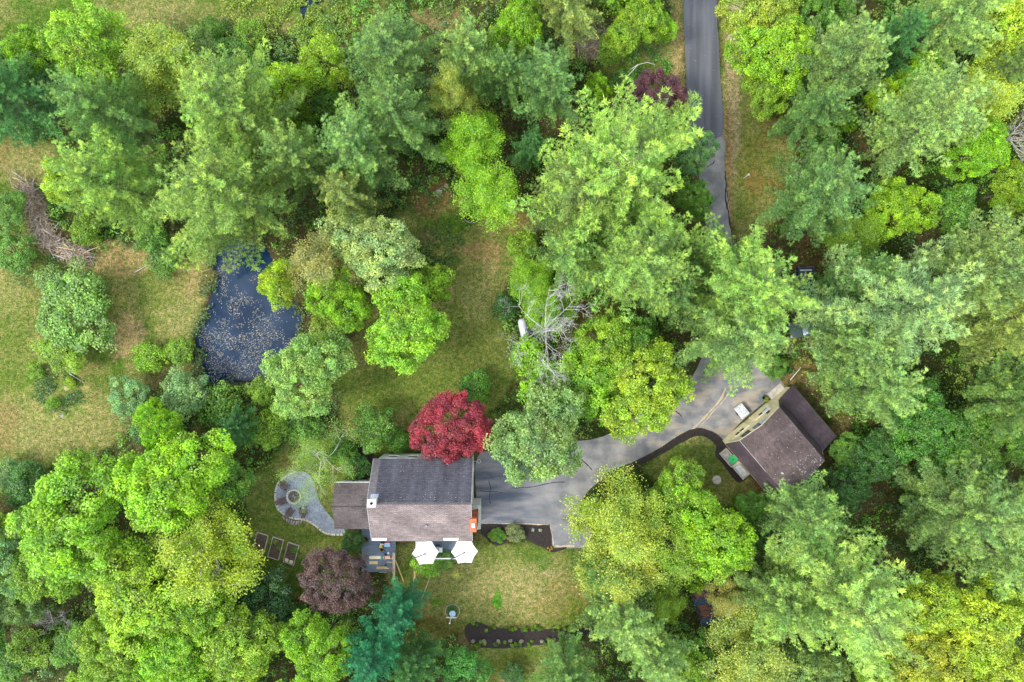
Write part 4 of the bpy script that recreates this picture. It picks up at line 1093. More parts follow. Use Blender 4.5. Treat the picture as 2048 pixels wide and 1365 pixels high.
def lowplants():
    # marsh plants at the top and low plants in the raised ring and along the beds
    A = [(560, 20, 120, 60, 3000, (.26, .36, .02)), (680, 30, 90, 50, 1800, (.20, .32, .03)), (450, 70, 90, 30, 900, (.13, .27, .03)), (600, 70, 80, 40, 1500, (.22, .36, .02)),
         (120, 785, 55, 42, 1100, (.08, .18, .03)), (880, 490, 70, 50, 800, (.07, .17, .02)), (100, 545, 90, 40, 900, (.10, .22, .03)), (1290, 130, 60, 40, 900, (.12, .30, .03)),
         (860, 20, 120, 50, 1500, (.14, .25, .03)), (400, 720, 20, 50, 350, (.10, .17, .05)), (410, 590, 14, 60, 250, (.14, .20, .05)), (1560, 740, 24, 12, 400, (.05, .17, .02)), (830, 390, 60, 40, 700, (.10, .2, .02))]
    Ps, Cs = [], []
    for x, y, rx, ry, n, col in A:
        n = int(n * 2.2)
        a = RNG.uniform(0, 6.283, n); r_ = np.sqrt(RNG.random(n)) * RNG.uniform(.7, 1.1, n)
        Ps.append(np.stack([x + np.cos(a) * r_ * rx, y + np.sin(a) * r_ * ry], -1)); Cs.append(np.tile(col, (n, 1)) * RNG.uniform(.6, 1.5, (n, 1)))
    n = 3600
    e = RNG.integers(0, len(POND), n); f_ = RNG.random(n)[:, None]
    pa = np.array(POND, float); pq = pa[e] * (1 - f_) + pa[(e + 1) % len(POND)] * f_ + RNG.normal(size=(n, 2)) * np.array((6, 6))
    Ps.append(pq); Cs.append(np.tile((.12, .20, .04), (n, 1)) * RNG.uniform(.5, 1.5, (n, 1)))
    Q = np.concatenate(Ps); C = np.concatenate(Cs)
    nn = fbm(Q[:, 0], Q[:, 1], 22, 8); ok = nn > .46
    Q, C = Q[ok], C[ok]; n = len(Q)
    pos = np.stack([(Q[:, 0] - 1024) / PXM, -(Q[:, 1] - 682.5) / PXM, RNG.uniform(.08, .5, n)], -1)
    V, F, v_, t_ = leaves(pos, unit(RNG.normal(size=(n, 3)) * .5 + np.array((0, 0, .9))), RNG.uniform(.12, .28, n), RNG.uniform(.2, .8, n), RNG.uniform(0, .5, n))
    tag(link('marsh_plants', np_mesh('marsh_plants', V, F, {'v': v_, 't': t_}, col=np.repeat(C, 4, 0)), M['leaf_ground']), 'low yellow-green weeds of the marsh, the banks and the rough grass', 'weeds', kind='stuff')
lowplants()
def scum():
    n = 11000
    px, py = RNG.uniform(385, 610, n), RNG.uniform(500, 785, n)
    f = pond_attr(px, py)['film'] + .5 + 2.0 * (fbm(px, py, 22, 6) - .5)
    ok = (sdist(px, py, POND) < -6) & (f > .56 + RNG.uniform(-.1, .25, n))
    px, py = px[ok], py[ok]; n = len(px)
    pos = np.stack([(px - 1024) / PXM, -(py - 682.5) / PXM, np.full(n, -.105)], -1)
    C = np.array([(.36, .30, .26), (.28, .25, .24), (.44, .40, .30)])[RNG.integers(0, 3, n)]
    V, F, v_, t_ = leaves(pos, unit(RNG.normal(size=(n, 3)) * .05 + np.array((0, 0, 1))), RNG.uniform(.04, .15, n), RNG.uniform(.3, .7, n), np.zeros(n), .7)
    tag(link('floating_leaves', np_mesh('floating_leaves', V, F, {'v': v_, 't': t_}, col=np.repeat(C, 4, 0)), M['leaf_ground']), 'pinkish floating leaves and algae on the pond', 'pond scum', kind='stuff')
scum()

# ------------------------------------------------------------------ roofs
def roof(name, quad, m, parent, off=(0, 0, 0), course=.28, t=.045, uoff=0):
    """quad = eave left, eave right, ridge right, ridge left. A roof of overlapping courses: each one a step of real thickness."""
    a, b_, c, d = [Vector(q) for q in quad]
    H_ = ((d - a).length + (c - b_).length) / 2; n = max(2, int(H_ / course))
    nrm = (b_ - a).cross(d - a).normalized()
    if nrm.z < 0: nrm = -nrm
    V, F, UV = [], [], []
    wid = (b_ - a).length
    for i in range(n):
        s0, s1 = i / n, (i + 1) / n
        p0, p1 = a.lerp(d, s0), b_.lerp(c, s0); q0, q1 = a.lerp(d, s1), b_.lerp(c, s1)
        up = nrm * t
        k = len(V)
        V += [p0 + up, p1 + up, q1 + nrm * .006, q0 + nrm * .006, p0 - nrm * .0, p1 - nrm * .0]
        F += [(k, k + 1, k + 2, k + 3), (k + 4, k + 5, k + 1, k)]
        v0, v1 = s0 * H_, s1 * H_
        UV += [[(uoff, v0), (uoff + wid, v0), (uoff + wid, v1), (uoff, v1)], [(uoff, v0), (uoff + wid, v0), (uoff + wid, v0 + .02), (uoff, v0 + .02)]]
    k = len(V); lo = -nrm * .12
    V += [a - nrm * .004, b_ - nrm * .004, c - nrm * .004, d - nrm * .004, a + lo, b_ + lo, c + lo, d + lo]
    bb = [(k, k + 1, k + 2, k + 3), (k + 7, k + 6, k + 5, k + 4), (k, k + 4, k + 5, k + 1), (k + 1, k + 5, k + 6, k + 2), (k + 2, k + 6, k + 7, k + 3), (k + 3, k + 7, k + 4, k)]
    F += bb; UV += [[(0, 0)] * 4] * 6
    me = bpy.data.meshes.new(name)
    me.from_pydata([tuple(q - Vector(off)) for q in V], [], F)
    uvl = me.uv_layers.new(name='UVMap')
    flat = [x for f in UV for uvp in f for x in uvp]
    uvl.data.foreach_set('uv', flat)
    return link(name, me, m, parent)

def window(parent, c, n, w, h, off=(0, 0, 0), d=.028):
    """window on a wall: c centre, n outward normal (horizontal)"""
    n = Vector(n).normalized(); rz = math.atan2(n.y, n.x) + math.pi / 2
    ux, uy = math.cos(rz), math.sin(rz)
    f = MB(off)
    for s in (-1, 1):
        f.obox((c[0] + ux * s * w / 2 + n.x * d / 2, c[1] + uy * s * w / 2 + n.y * d / 2, c[2]), (.09, d, h + .09), rz)
        f.obox((c[0] + n.x * (d / 2 + .004), c[1] + n.y * (d / 2 + .004), c[2] + s * h / 2), (w + .16, d, .09), rz)
    f.obox((c[0] + n.x * d / 2, c[1] + n.y * d / 2, c[2]), (w - .1, d * .7, .05), rz)
    fo = f.build('window', M['white'], parent)
    g = MB(off); g.obox((c[0] + n.x * .012, c[1] + n.y * .012, c[2]), (w - .06, .02, h - .06), rz); g.build('pane', M['glass'], fo)
    s_ = MB(off); s_.obox((c[0] + n.x * .045, c[1] + n.y * .045, c[2] - h / 2 - .09), (w + .2, .09, .05), rz); s_.build('sill', M['white'], fo)
    return fo

# ------------------------------------------------------------------ the house
HL = (-9.75, -17.2, 0)
house = thing('house', 'white two-storey house with a shingled gable roof, dark upper slope and pinkish brown lower slope', 'house', HL)
NE_, RG_, SE_ = (-12.9, 5.2), (-16.97, 8.8), (-21.6, 6.2)
X0, X1 = -15.18, -4.28
wx0, wx1, wn_, ws = X0 + .22, X1 - .22, -13.2, -21.3
def zroof(y):
    return RG_[1] - (y - RG_[0]) * (RG_[1] - NE_[1]) / (NE_[0] - RG_[0]) if y > RG_[0] else RG_[1] - (RG_[0] - y) * (RG_[1] - SE_[1]) / (RG_[0] - SE_[0])
w = MB(HL)
prof = [(ws, 0), (wn_, 0), (wn_, zroof(wn_) - .14), (RG_[0], RG_[1] - .16), (ws, zroof(ws) - .14)]
n = len(prof)
w.add([(wx0, y, z) for y, z in prof] + [(wx1, y, z) for y, z in prof], [tuple(range(n)), tuple(range(2 * n - 1, n - 1, -1))] + [(i, n + i, n + (i + 1) % n, (i + 1) % n) for i in range(n) if i not in (2, 3)])
w.build('wall', mat('white_clapboard', (.72, .74, .72), .6, .08, 2, .1), house)
# clapboard shadow lines as real boards
cb = MB(HL)
for k in range(int(5 / .15)):
    z = .2 + k * .15
    if z < zroof(wn_) - .25: cb.box(wx0, wx1, wn_, wn_ + .022, z, z + .125)
    cb.box(wx1, wx1 + .022, ws, wn_, z, z + .125); cb.box(wx0 - .022, wx0, ws, wn_, z, z + .125)
cb.build('clapboard', M['white'], house, kind='stuff')
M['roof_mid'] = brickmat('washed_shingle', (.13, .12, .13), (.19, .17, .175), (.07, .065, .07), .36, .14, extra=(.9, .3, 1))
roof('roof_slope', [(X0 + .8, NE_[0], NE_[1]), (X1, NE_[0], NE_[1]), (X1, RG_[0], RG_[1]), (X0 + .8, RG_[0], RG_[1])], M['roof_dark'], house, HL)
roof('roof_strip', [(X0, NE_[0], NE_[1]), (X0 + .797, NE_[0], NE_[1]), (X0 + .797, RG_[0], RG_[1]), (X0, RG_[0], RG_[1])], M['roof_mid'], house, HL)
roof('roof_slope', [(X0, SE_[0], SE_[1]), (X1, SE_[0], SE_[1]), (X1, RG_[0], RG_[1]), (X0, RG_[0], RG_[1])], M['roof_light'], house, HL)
rc = MB(HL); rc.slab([(X0, RG_[0] - .14, RG_[1] - .03), (X1, RG_[0] - .14, RG_[1] - .03), (X1, RG_[0], RG_[1] + .05), (X0, RG_[0], RG_[1] + .05)], .03)
rc.slab([(X0, RG_[0], RG_[1] + .05), (X1, RG_[0], RG_[1] + .05), (X1, RG_[0] + .14, RG_[1] - .05), (X0, RG_[0] + .14, RG_[1] - .05)], .03)
rc.build('ridge_cap', mat('ridge_cap', (.10, .085, .09), .85, .3, 6), house)
fb = MB(HL)
for xx in (X0 - .022, X1):
    fb.add([(xx, NE_[0], NE_[1] - .16), (xx, NE_[0], NE_[1] + .02), (xx, RG_[0], RG_[1] + .02), (xx, SE_[0], SE_[1] + .02), (xx, SE_[0], SE_[1] - .16), (xx, RG_[0], RG_[1] - .16),
            (xx + .022, NE_[0], NE_[1] - .16), (xx + .022, NE_[0], NE_[1] + .02), (xx + .022, RG_[0], RG_[1] + .02), (xx + .022, SE_[0], SE_[1] + .02), (xx + .022, SE_[0], SE_[1] - .16), (xx + .022, RG_[0], RG_[1] - .16)],
           [(0, 1, 2, 5), (5, 2, 3, 4), (6, 11, 8, 7), (11, 10, 9, 8), (0, 6, 7, 1), (1, 7, 8, 2), (2, 8, 9, 3), (3, 9, 10, 4), (4, 10, 11, 5), (5, 11, 6, 0)])
fb.build('rake_board', M['white'], house)
for (x, z) in [(-13.5, 2.3), (-11.3, 2.3), (-9.55, 2.3), (-7.7, 2.3), (-13.5, 4.2), (-11.3, 4.2), (-9.55, 4.2), (-7.7, 4.2)]:
    window(house, (x, wn_ + .02, z), (0, 1, 0), 1.05, 1.1, HL)
for y, z in ((-14.6, 4.4), (-16.9, 4.3), (-14.6, 1.8)):
    window(house, (wx1 + .02, y, z), (1, 0, 0), .9, 1.2, HL)
for y in (-15.5, -19):
    window(house, (wx0 - .02, y, 4.6), (-1, 0, 0), .9, 1.2, HL)
for x in (-12.5, -8.2, -6):
    window(house, (x, ws - .02, 4.4), (0, -1, 0), 1.0, 1.2, HL)
# white chimney with black flue
ch = MB(HL); ch.box(-14.78, -14.1, -17.0, -16.36, 7.6, 9.75); cho = ch.build('chimney', mat('white_stucco', (.74, .72, .66), .8, .15, 4, .3), house)
c2 = MB(HL); c2.box(-14.86, -14.02, -17.08, -16.28, 9.75, 9.87); c2.build('chimney_cap', M['white'], cho)
c3 = MB(HL); c3.lathe((-14.44, -16.68, 9.87), [(.15, 0), (.15, .14), (.12, .14), (.10, .02)], 14); c3.build('flue', M['dark'], cho)
c4 = MB(HL); c4.slab([(-14.85, -16.36, 8.33), (-14.05, -16.36, 8.33), (-14.05, -16.1, 8.11), (-14.85, -16.1, 8.11)], .02); c4.build('flashing', mat('zinc_flashing', (.35, .42, .52), .4, .2, 3, metal=.5), cho)
# vent pipe
vx, vy = P(853, 1051, 7.3)
v = MB(HL); v.lathe((vx, vy, zroof(vy)), [(.07, -.1), (.07, .42), (.05, .42), (.045, .3)], 12); vo_ = v.build('vent_pipe', M['white'], house, smooth=False)
v = MB(HL); v.lathe((vx, vy + .06, zroof(vy) + .02), [(.16, 0), (.08, .12)], 12); v.build('vent_boot', M['dark'], vo_)
# white rain diverters over the lower eave
for xa, xb in ((745, 774), (887, 917)):
    a_, _ = P(xa, 1078, 6.3); b2, _ = P(xb, 1078, 6.3); y_ = -21.35
    d_ = MB(HL); d_.slab([(a_, y_ - .13, zroof(y_ - .13) + .06), (b2, y_ - .13, zroof(y_ - .13) + .06), (b2, y_ + .12, zroof(y_ + .12) + .08), (a_, y_ + .12, zroof(y_ + .12) + .08)], .03)
    d_.box(a_, b2, y_ - .16, y_ - .13, zroof(y_) - .05, zroof(y_) + .1)
    d_.build('rain_diverter', M['white'], house)
# gutter along lower eave
g_ = MB(HL); g_.box(X0, X1, SE_[0] - .06, SE_[0] - .01, SE_[1] - .14, SE_[1] - .02); g_.build('gutter', M['dark'], house)
# east bump-out and brick chimney
bo = MB(HL); bo.add([(wx1 + .023, -18.4, 0), (-3.6, -18.4, 0), (-3.6, -21.0, 0), (wx1 + .023, -21.0, 0), (wx1 + .023, -18.4, 4.3), (-3.6, -18.4, 3.4), (-3.6, -21.0, 3.4), (wx1 + .023, -21.0, 4.3)],
                    [(3, 2, 1, 0), (4, 5, 6, 7), (0, 1, 5, 4), (1, 2, 6, 5), (2, 3, 7, 6), (3, 0, 4, 7)])
boo = bo.build('bump_out', M['white'], house)
br = MB(HL); br.slab([(wx1 + .023, -21.1, 4.36), (-3.5, -21.1, 3.36), (-3.5, -18.3, 3.36), (wx1 + .023, -18.3, 4.36)], .06)
br.build('bump_out_roof', mat('weathered_metal', (.42, .46, .40), .6, .25, 2, .1, stretch=(.3, 2, 1)), boo)
b_ = MB(HL); b_.box(-4.42, -3.75, -20.15, -18.72, 3.2, 8.0)
bco = b_.build('brick_chimney', M['brick'], house)
uvl = bco.data.uv_layers.new(name='UVMap')
for p in bco.data.polygons:
    for li in p.loop_indices:
        co = bco.data.vertices[bco.data.loops[li].vertex_index].co
        uvl.data[li].uv = (co.x + co.y, co.z if abs(p.normal.z) < .5 else co.y)
# cap bricks in a row round the flue
for iy in range(7):
    for ix in range(3):
        if ix == 1 and 2 <= iy <= 4: continue
        q = MB(HL); q.box(-4.42 + ix * .225, -4.42 + ix * .225 + .212, -20.15 + iy * .205, -20.15 + iy * .205 + .193, 8.0, 8.045 + random.uniform(0, .01))
        q.build('brick', M['orange'], bco)
q = MB(HL); q.box(-4.24, -3.93, -19.66, -19.2, 8.0, 8.2); q.build('flue_liner', M['white'], bco)
# little wall-side white ring (bracket and hoop)
hp = P(958, 923, 2.5)
rg = MB(HL); rg.tube([(hp[0] + .2 * math.cos(a * math.pi / 8), hp[1] + .2 * math.sin(a * math.pi / 8), 2.5) for a in range(17)], .025, 6, False)
rg.box(wx1 + .023, hp[0] - .2, hp[1] - .02, hp[1] + .02, 2.48, 2.52); rg.build('white_hoop', M['white'], house)
# upper entry steps
st = MB(HL)
sx0, sx1 = P(843, 900)[0], P(867, 900)[0]
for i in range(3): st.box(sx0, sx1, wn_ + .03 + i * .35, wn_ + .03 + (i + 1) * .35 - .01, 0, .55 - i * .18)
st.build('entry_steps', mat('step_boards', (.28, .20, .17), .8, .25, 5, .2), house)

# wing
WL = (-18, -18.5, 0)
wing = thing('side_wing', 'low single-storey grey-brown shingled wing joined to the left end of the house', 'building', WL)
wxa, wxb = -20.05, wx0 - .04
NEw, RGw, SEw = (-16.0, 2.9), (-18.47, 3.95), (-21.2, 2.9)
w = MB(WL); prof = [(-20.95, 0), (-16.25, 0), (-16.25, 2.82), (RGw[0], 3.78), (-20.95, 2.82)]; n = 5
w.add([(wxa + .25, y, z) for y, z in prof] + [(wxb, y, z) for y, z in prof], [tuple(range(n)), tuple(range(2 * n - 1, n - 1, -1))] + [(i, n + i, n + (i + 1) % n, (i + 1) % n) for i in range(n) if i not in (2, 3)])
w.build('wall', M['white'], wing)
roof('roof_slope', [(wxa, NEw[0], NEw[1]), (wxb, NEw[0], NEw[1]), (wxb, RGw[0], RGw[1]), (wxa, RGw[0], RGw[1])], M['roof_wing'], wing, WL)
roof('roof_slope', [(wxa, SEw[0], SEw[1]), (wxb, SEw[0], SEw[1]), (wxb, RGw[0], RGw[1]), (wxa, RGw[0], RGw[1])], M['roof_wing'], wing, WL)
r_ = MB(WL); r_.tube([(wxa - .02, RGw[0], RGw[1] + .02), (wxb, RGw[0], RGw[1] + .02)], .05, 6); r_.build('ridge_cap', M['dark'], wing)
r_ = MB(WL); r_.box(wxa, wxb, NEw[0] + .005, NEw[0] + .09, NEw[1] - .12, NEw[1] - .01); r_.build('gutter', M['white'], wing)
window(wing, (-17.5, -16.25, 1.5), (0, 1, 0), 1.0, 1.0, WL)

# decks
def deck(label, rects, z, m, extra=None):
    cx = sum((r[0] + r[1]) / 2 for r in rects) / len(rects); cy = sum((r[2] + r[3]) / 2 for r in rects) / len(rects)
    o = thing('deck', label, 'deck', (cx, cy, 0)); L0 = (cx, cy, 0)
    pl = MB(L0); fr = MB(L0)
    for x0, x1, y0, y1 in rects:
        y = y0
        while y < y1 - .02:
            dz = random.uniform(-.003, .003); pl.box(x0, x1, y, min(y + .132, y1), z - .03 + dz, z + dz); y += .142
        fr.box(x0 + .05, x1 - .05, y0 + .05, y1 - .05, z - .25, z - .035)
        for px_ in (x0 + .15, x1 - .15):
            for py_ in (y0 + .15, y1 - .15): fr.box(px_ - .06, px_ + .06, py_ - .06, py_ + .06, 0, z - .25)
    pl.build('planks', m, o, kind='stuff'); fr.build('frame', M['wood_grey'], o)
    return o, L0
dk1, D1 = deck('larger slate-blue plank deck covered with tools and lumber, beside the plum tree', [(-17.45, -13.5, -26.8, -21.35), (-16.9, -15.3, -21.34, -21.0)], .8, M['deck'])
dk2, D2 = deck('smaller slate-blue deck with white railing under the white umbrellas', [(-11.0, -4.6, -25.0, -21.35)], .8, M['deck'])
rl = MB(D2)
for i in range(8):
    x = -10.95 + i * .9; rl.box(x - .05, x + .05, -24.98, -24.88, .83, 1.75)
rl.box(-11, -4.6, -24.99, -24.87, 1.75, 1.8); rl.box(-11, -4.6, -24.95, -24.91, .9, .95)
rl.box(-11.04, -10.94, -24.86, -21.4, 1.75, 1.8); rl.box(-11.02, -10.96, -24.86, -21.4, .9, .95)
rl.build('railing', M['white'], dk2)
# dark platform between the decks
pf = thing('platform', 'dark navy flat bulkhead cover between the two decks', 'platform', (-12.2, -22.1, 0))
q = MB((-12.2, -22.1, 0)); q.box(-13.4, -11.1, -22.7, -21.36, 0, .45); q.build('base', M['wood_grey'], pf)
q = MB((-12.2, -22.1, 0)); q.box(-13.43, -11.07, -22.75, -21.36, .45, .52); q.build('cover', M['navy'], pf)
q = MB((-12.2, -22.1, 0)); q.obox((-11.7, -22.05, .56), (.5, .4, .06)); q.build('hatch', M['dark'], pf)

# umbrellas
def umbrella(px, py, lab, rot, armdir):
    x, y = P(px, py, 2.9)
    o = thing('umbrella', lab, 'umbrella', (x, y, .8 if py < 1104 or True else 0), 0, 'white cantilever umbrellas on the small deck')
    Z = 2.1; r0 = 1.52; V = [(0, 0, Z + .42)]; F = []
    S = 6; rings = 5
    for j in range(1, rings + 1):
        for k in range(S * 4):
            a = k / (S * 4) * 2 * math.pi + rot
            fr = (k % 4) / 4; edge = math.cos(math.pi / 6) / math.cos((fr - .5) * math.pi / 3)
            cav = 1 - .055 * math.sin(math.pi * fr) * (j / rings) ** 2
            rr = r0 * j / rings * edge * cav
            sag = .05 * math.sin(math.pi * fr) * (j / rings)
            V.append((rr * math.cos(a), rr * math.sin(a), Z + .42 * (1 - (j / rings) ** 1.2) - sag))
    n = S * 4
    for k in range(n): F.append((0, 1 + k, 1 + (k + 1) % n))
    for j in range(rings - 1):
        for k in range(n): F.append((1 + j * n + k, 1 + (j + 1) * n + k, 1 + (j + 1) * n + (k + 1) % n, 1 + j * n + (k + 1) % n))
    c = MB(); c.add(V, F); c.build('canopy', M['fabric_white'], o, smooth=False)
    for k in range(6):
        a = rot + k * math.pi / 3
        rb = MB(); rb.tube([(0, 0, Z + .36), (r0 * .97 * math.cos(a), r0 * .97 * math.sin(a), Z - .04)], .012, 5); rb.build('rib', M['dark'], o)
    h = MB(); h.lathe((0, 0, Z + .40), [(.09, 0), (.09, .08), (.04, .14)], 12); h.build('hub', M['dark'], o)
    ax, ay = armdir; l = math.hypot(ax, ay); ax /= l; ay /= l
    am = MB(); am.tube([(0, 0, Z + .48), (ax * 1.0, ay * 1.0, Z + .40), (ax * 1.75, ay * 1.75, Z + .1)], .045, 6); am.build('arm', M['dark'], o)
    p_ = MB(); p_.tube([(ax * 1.75, ay * 1.75, 0), (ax * 1.75, ay * 1.75, Z + .25)], .035, 8); p_.box(ax * 1.75 - .3, ax * 1.75 + .3, ay * 1.75 - .3, ay * 1.75 + .3, 0, .05); p_.build('pole', M['dark'], o)
umbrella(851, 1106, 'white hexagonal umbrella, the left one of two beside the house', .06, (-1, -.42))
umbrella(929, 1103.5, 'white hexagonal umbrella, the right one of two beside the house', .03, (-1, -.55))
# grill and small white table between the umbrellas
gx, gy = P(874, 1097, 1.6)
o = thing('grill', 'small grey gas grill between the two umbrellas on the deck', 'grill', (gx, gy, .8))
q = MB(); q.box(-.26, .26, -.2, .2, .1, .62); q.build('cart', M['dark'], o, bevel=.01)
q = MB(); q.tube([(-.25, 0, .72), (.25, 0, .72)], .17, 10); q.build('lid', mat('steel', (.4, .4, .4), .35, .1, 3, metal=.8), o)
q = MB(); q.tube([(-.15, -.2, .78), (.15, -.2, .78)], .015, 6); q.build('handle', M['white'], o)
gx, gy = P(881, 1101, 1.5)
o = thing('side_table', 'small square white table right of the grill', 'table', (gx, gy, .8))
q = MB(); q.box(-.2, .2, -.27, .27, .6, .64); q.build('tabletop', M['white'], o, bevel=.008)
for sx in (-1, 1):
    for sy in (-1, 1):
        q = MB(); q.box(sx * .17 - .02, sx * .17 + .02, sy * .23 - .02, sy * .23 + .02, 0, .6); q.build('leg', M['white'], o)

# things on the deck
def DP(x, y, z=.85):     # deck zoom coordinates -> world
    return P(715 + x / 10.5, 1050 + y / 10.5, z)
def board(label, x0, y0, x1, y1, m, z=.82, t=.04, grp=None):
    ax, ay = DP(x0, y0); bx, by = DP(x1, y1)
    cx, cy = (ax + bx) / 2, (ay + by) / 2
    q = MB((cx, cy, 0)); q.box(ax, bx, by, ay, z, z + t)
    o = q.build('board', m, bevel=.004); o.location = (cx, cy, 0)
    return tag(o, label, 'board', grp)
board('wide pale plywood strip on the deck, left of the tools', 245, 655, 490, 720, M['lumber_pale'])
board('pale plywood strip on the deck with small tools on it', 540, 655, 735, 722, M['lumber_pale'])
board('short wide yellow board at the left of the deck', 250, 768, 425, 828, M['lumber'])
board('short narrow yellow board at the right of the deck', 615, 776, 742, 795, M['lumber'])
board('upper one of two parallel yellow strips low on the deck', 400, 880, 625, 902, M['lumber'])
board('lower one of two parallel yellow strips low on the deck', 400, 910, 660, 930, M['lumber'])
board('pale plank lying just off the lower end of the deck', 440, 990, 600, 1035, M['lumber_pale'], .3)
def pole(label, a, b2, za, zb, m, w_=.05):
    ax, ay = P(*a, za); bx, by = P(*b2, zb)
    q = MB((ax, ay, 0)); q.tube([(ax, ay, za), (bx, by, zb)], w_, 4)
    o = q.build('plank', m); o.location = (ax, ay, 0); return tag(o, label, 'plank')
pole('pale rail plank running over the deck edge, the left one', (786.2, 1106), (786.5, 1163), 1.5, .5, M['lumber_pale'], .055)
pole('pale rail plank running over the deck edge, the right one', (789, 1107), (789.2, 1159), 1.5, .5, M['lumber_pale'], .055)
pole('long yellow board leaning off the deck onto the grass', (790.6, 1121), (807.5, 1164), .85, .06, M['lumber'], .075)
pole('thin pale pole lying across the lawn toward the spruce', (866, 1138), (843, 1200), .3, .2, M['lumber_pale'], .03)
pole('thin pale pole leaning by the bright bush', (829, 1146), (825, 1186), .5, .2, M['lumber_pale'], .03)
pole('short upright yellow post under the bright bush', (829, 1142), (830, 1158), .9, .4, M['lumber'], .09)
def tub(label, x, y, r, h, m, name='bucket', cat='bucket', z=.81, P_=None):
    cx, cy = (P_ or DP)(x, y)
    o = thing(name, label, cat, (cx, cy, z))
    q = MB(); q.lathe((0, 0, 0), [(r * .8, 0), (r, h), (r * .92, h), (r * .75, h * .3)], 18); q.build('shell', m, o)
    q = MB(); q.tube([(r * 1.04 * math.cos(k * math.pi / 9), r * 1.04 * math.sin(k * math.pi / 9), h) for k in range(19)], .014, 5, False); q.build('rim', M['dark'], o)
    q = MB(); q.tube([(r * math.cos(k * math.pi / 8), r * .5 * math.sin(k * math.pi / 8), h + .1 * math.sin(k * math.pi / 8)) for k in range(9)], .008, 4); q.build('handle', M['dark'], o)
    return o
def case(label, x, y, sx, sy, sz, m, lidm, rz=0, name='tool_box', cat='tool box', z=.81, P_=None):
    cx, cy = (P_ or DP)(x, y)
    o = thing(name, label, cat, (cx, cy, z), rz)
    q = MB(); q.box(-sx / 2, sx / 2, -sy / 2, sy / 2, 0, sz * .7); q.build('body', m, o, bevel=.01)
    q = MB(); q.box(-sx / 2 - .01, sx / 2 + .01, -sy / 2 - .01, sy / 2 + .01, sz * .7 + .004, sz); q.build('lid', lidm, o, bevel=.015)
    q = MB(); q.tube([(-sx * .2, 0, sz), (-sx * .15, 0, sz + .05), (sx * .15, 0, sz + .05), (sx * .2, 0, sz)], .012, 5); q.build('handle', M['dark'], o)
    return o
tub('yellow bucket among the tools on the deck', 517, 512, .19, .3, M['yellow'])
case('pale blue and white cooler by the house wall on the deck', 630, 410, .62, .42, .32, M['lightblue'], M['lightblue'], 0, 'cooler', 'cooler')
case('dark red bag-shaped case at the eave on the deck', 640, 358, .34, .22, .22, M['red'], M['red'])
tub('small pink pail beside the pale cooler', 568, 372, .14, .18, M['pink'], 'pail', 'pail')
case('white crate left of the pink pail', 515, 405, .42, .16, .14, M['white'], M['white'], 0, 'crate', 'crate')
case('black tool box just left of the yellow bucket', 495, 450, .32, .3, .2, M['dark'], M['yellow'])
case('blue power-tool case below the yellow bucket', 560, 575, .32, .2, .16, M['blue'], M['blue'], .6)
case('white and black tool box right of the blue case', 650, 590, .22, .2, .18, M['dark'], M['white'], .4)
case('teal drill case on the pale plywood', 515, 680, .26, .22, .14, M['teal'], M['teal'], .2)
case('orange-red tool case at the right end of the plywood', 703, 672, .2, .26, .15, M['orange'], M['red'], .1)
tub('small white pot by the house wall on the deck', 515, 365, .13, .2, M['white'], 'pot', 'pot')
case('small red tool between plywood strips', 565, 690, .1, .3, .08, M['red'], M['red'], .1)
tub('tan paint can between the blue case and the plywood', 592, 625, .11, .16, M['lumber_pale'], 'paint_can', 'paint can')
tub('small black cup alone in the lower part of the deck', 595, 842, .09, .12, M['dark'], 'cup', 'cup')
case('rust-brown box at the right rim of the deck', 718, 930, .16, .4, .14, M['orange'], M['orange'])
tub('terracotta planter at the left corner of the deck', 175, 300, .32, .35, M['orange'], 'planter', 'planter')

# ------------------------------------------------------------------ patio
def rock(r, seed, flat=.6):
    rr = random.Random(seed); bm = bmesh.new(); bmesh.ops.create_icosphere(bm, subdivisions=2, radius=1)
    for v_ in bm.verts:
        k = 1 + rr.uniform(-.13, .13); v_.co = Vector((v_.co.x * r * k, v_.co.y * r * k * .8, max(-.2 * r, v_.co.z * r * flat * k)))
    me = bpy.data.meshes.new('stone'); bm.to_mesh(me); bm.free(); return me
def block(sx, sy, sz, seed):
    rr = random.Random(seed); bm = bmesh.new(); bmesh.ops.create_cube(bm, size=1)
    for v_ in bm.verts: v_.co = Vector((v_.co.x * sx * rr.uniform(.88, 1), v_.co.y * sy * rr.uniform(.88, 1), (v_.co.z + .5) * sz * rr.uniform(.9, 1)))
    bmesh.ops.bevel(bm, geom=bm.edges[:], offset=.015, segments=1, affect='EDGES')
    me = bpy.data.meshes.new('stone'); bm.to_mesh(me); bm.free(); return me
blocks = [block(.36, .26, .16, i) for i in range(5)]
for me in blocks: me.materials.append(M['stone'])
ed = thing('stone_edging', 'curved kerb of pale stone blocks round the gravel patio', 'stone edging', (*P(560, 1010), 0))
eL = ed.location.copy()
path = smoothpoly([(590, 943.5), (569, 954.5), (555, 972), (551, 995), (556, 1016), (570, 1029.5), (587, 1036.5), (610, 1039.5), (628, 1048.5), (645, 1062.5), (662, 1068.5), (688, 1069)], 12, 0, closed=False)
acc = 0; last = None; k = 0
for i in range(len(path) - 1):
    a = Vector((*P(*path[i]), 0)); b2 = Vector((*P(*path[i + 1]), 0))
    d_ = b2 - a; acc += d_.length
    if acc >= .37 or i == 0:
        acc = 0 if i == 0 else acc - .37
        s_ = link('stone', blocks[k % 5], None, ed); k += 1
        s_.location = a - eL; s_.rotation_euler = (0, 0, math.atan2(d_.y, d_.x) + random.uniform(-.06, .06))
fp = thing('fire_pit', 'round stone fire pit ring with ash and charred logs', 'fire pit', (*P(589, 993), 0))
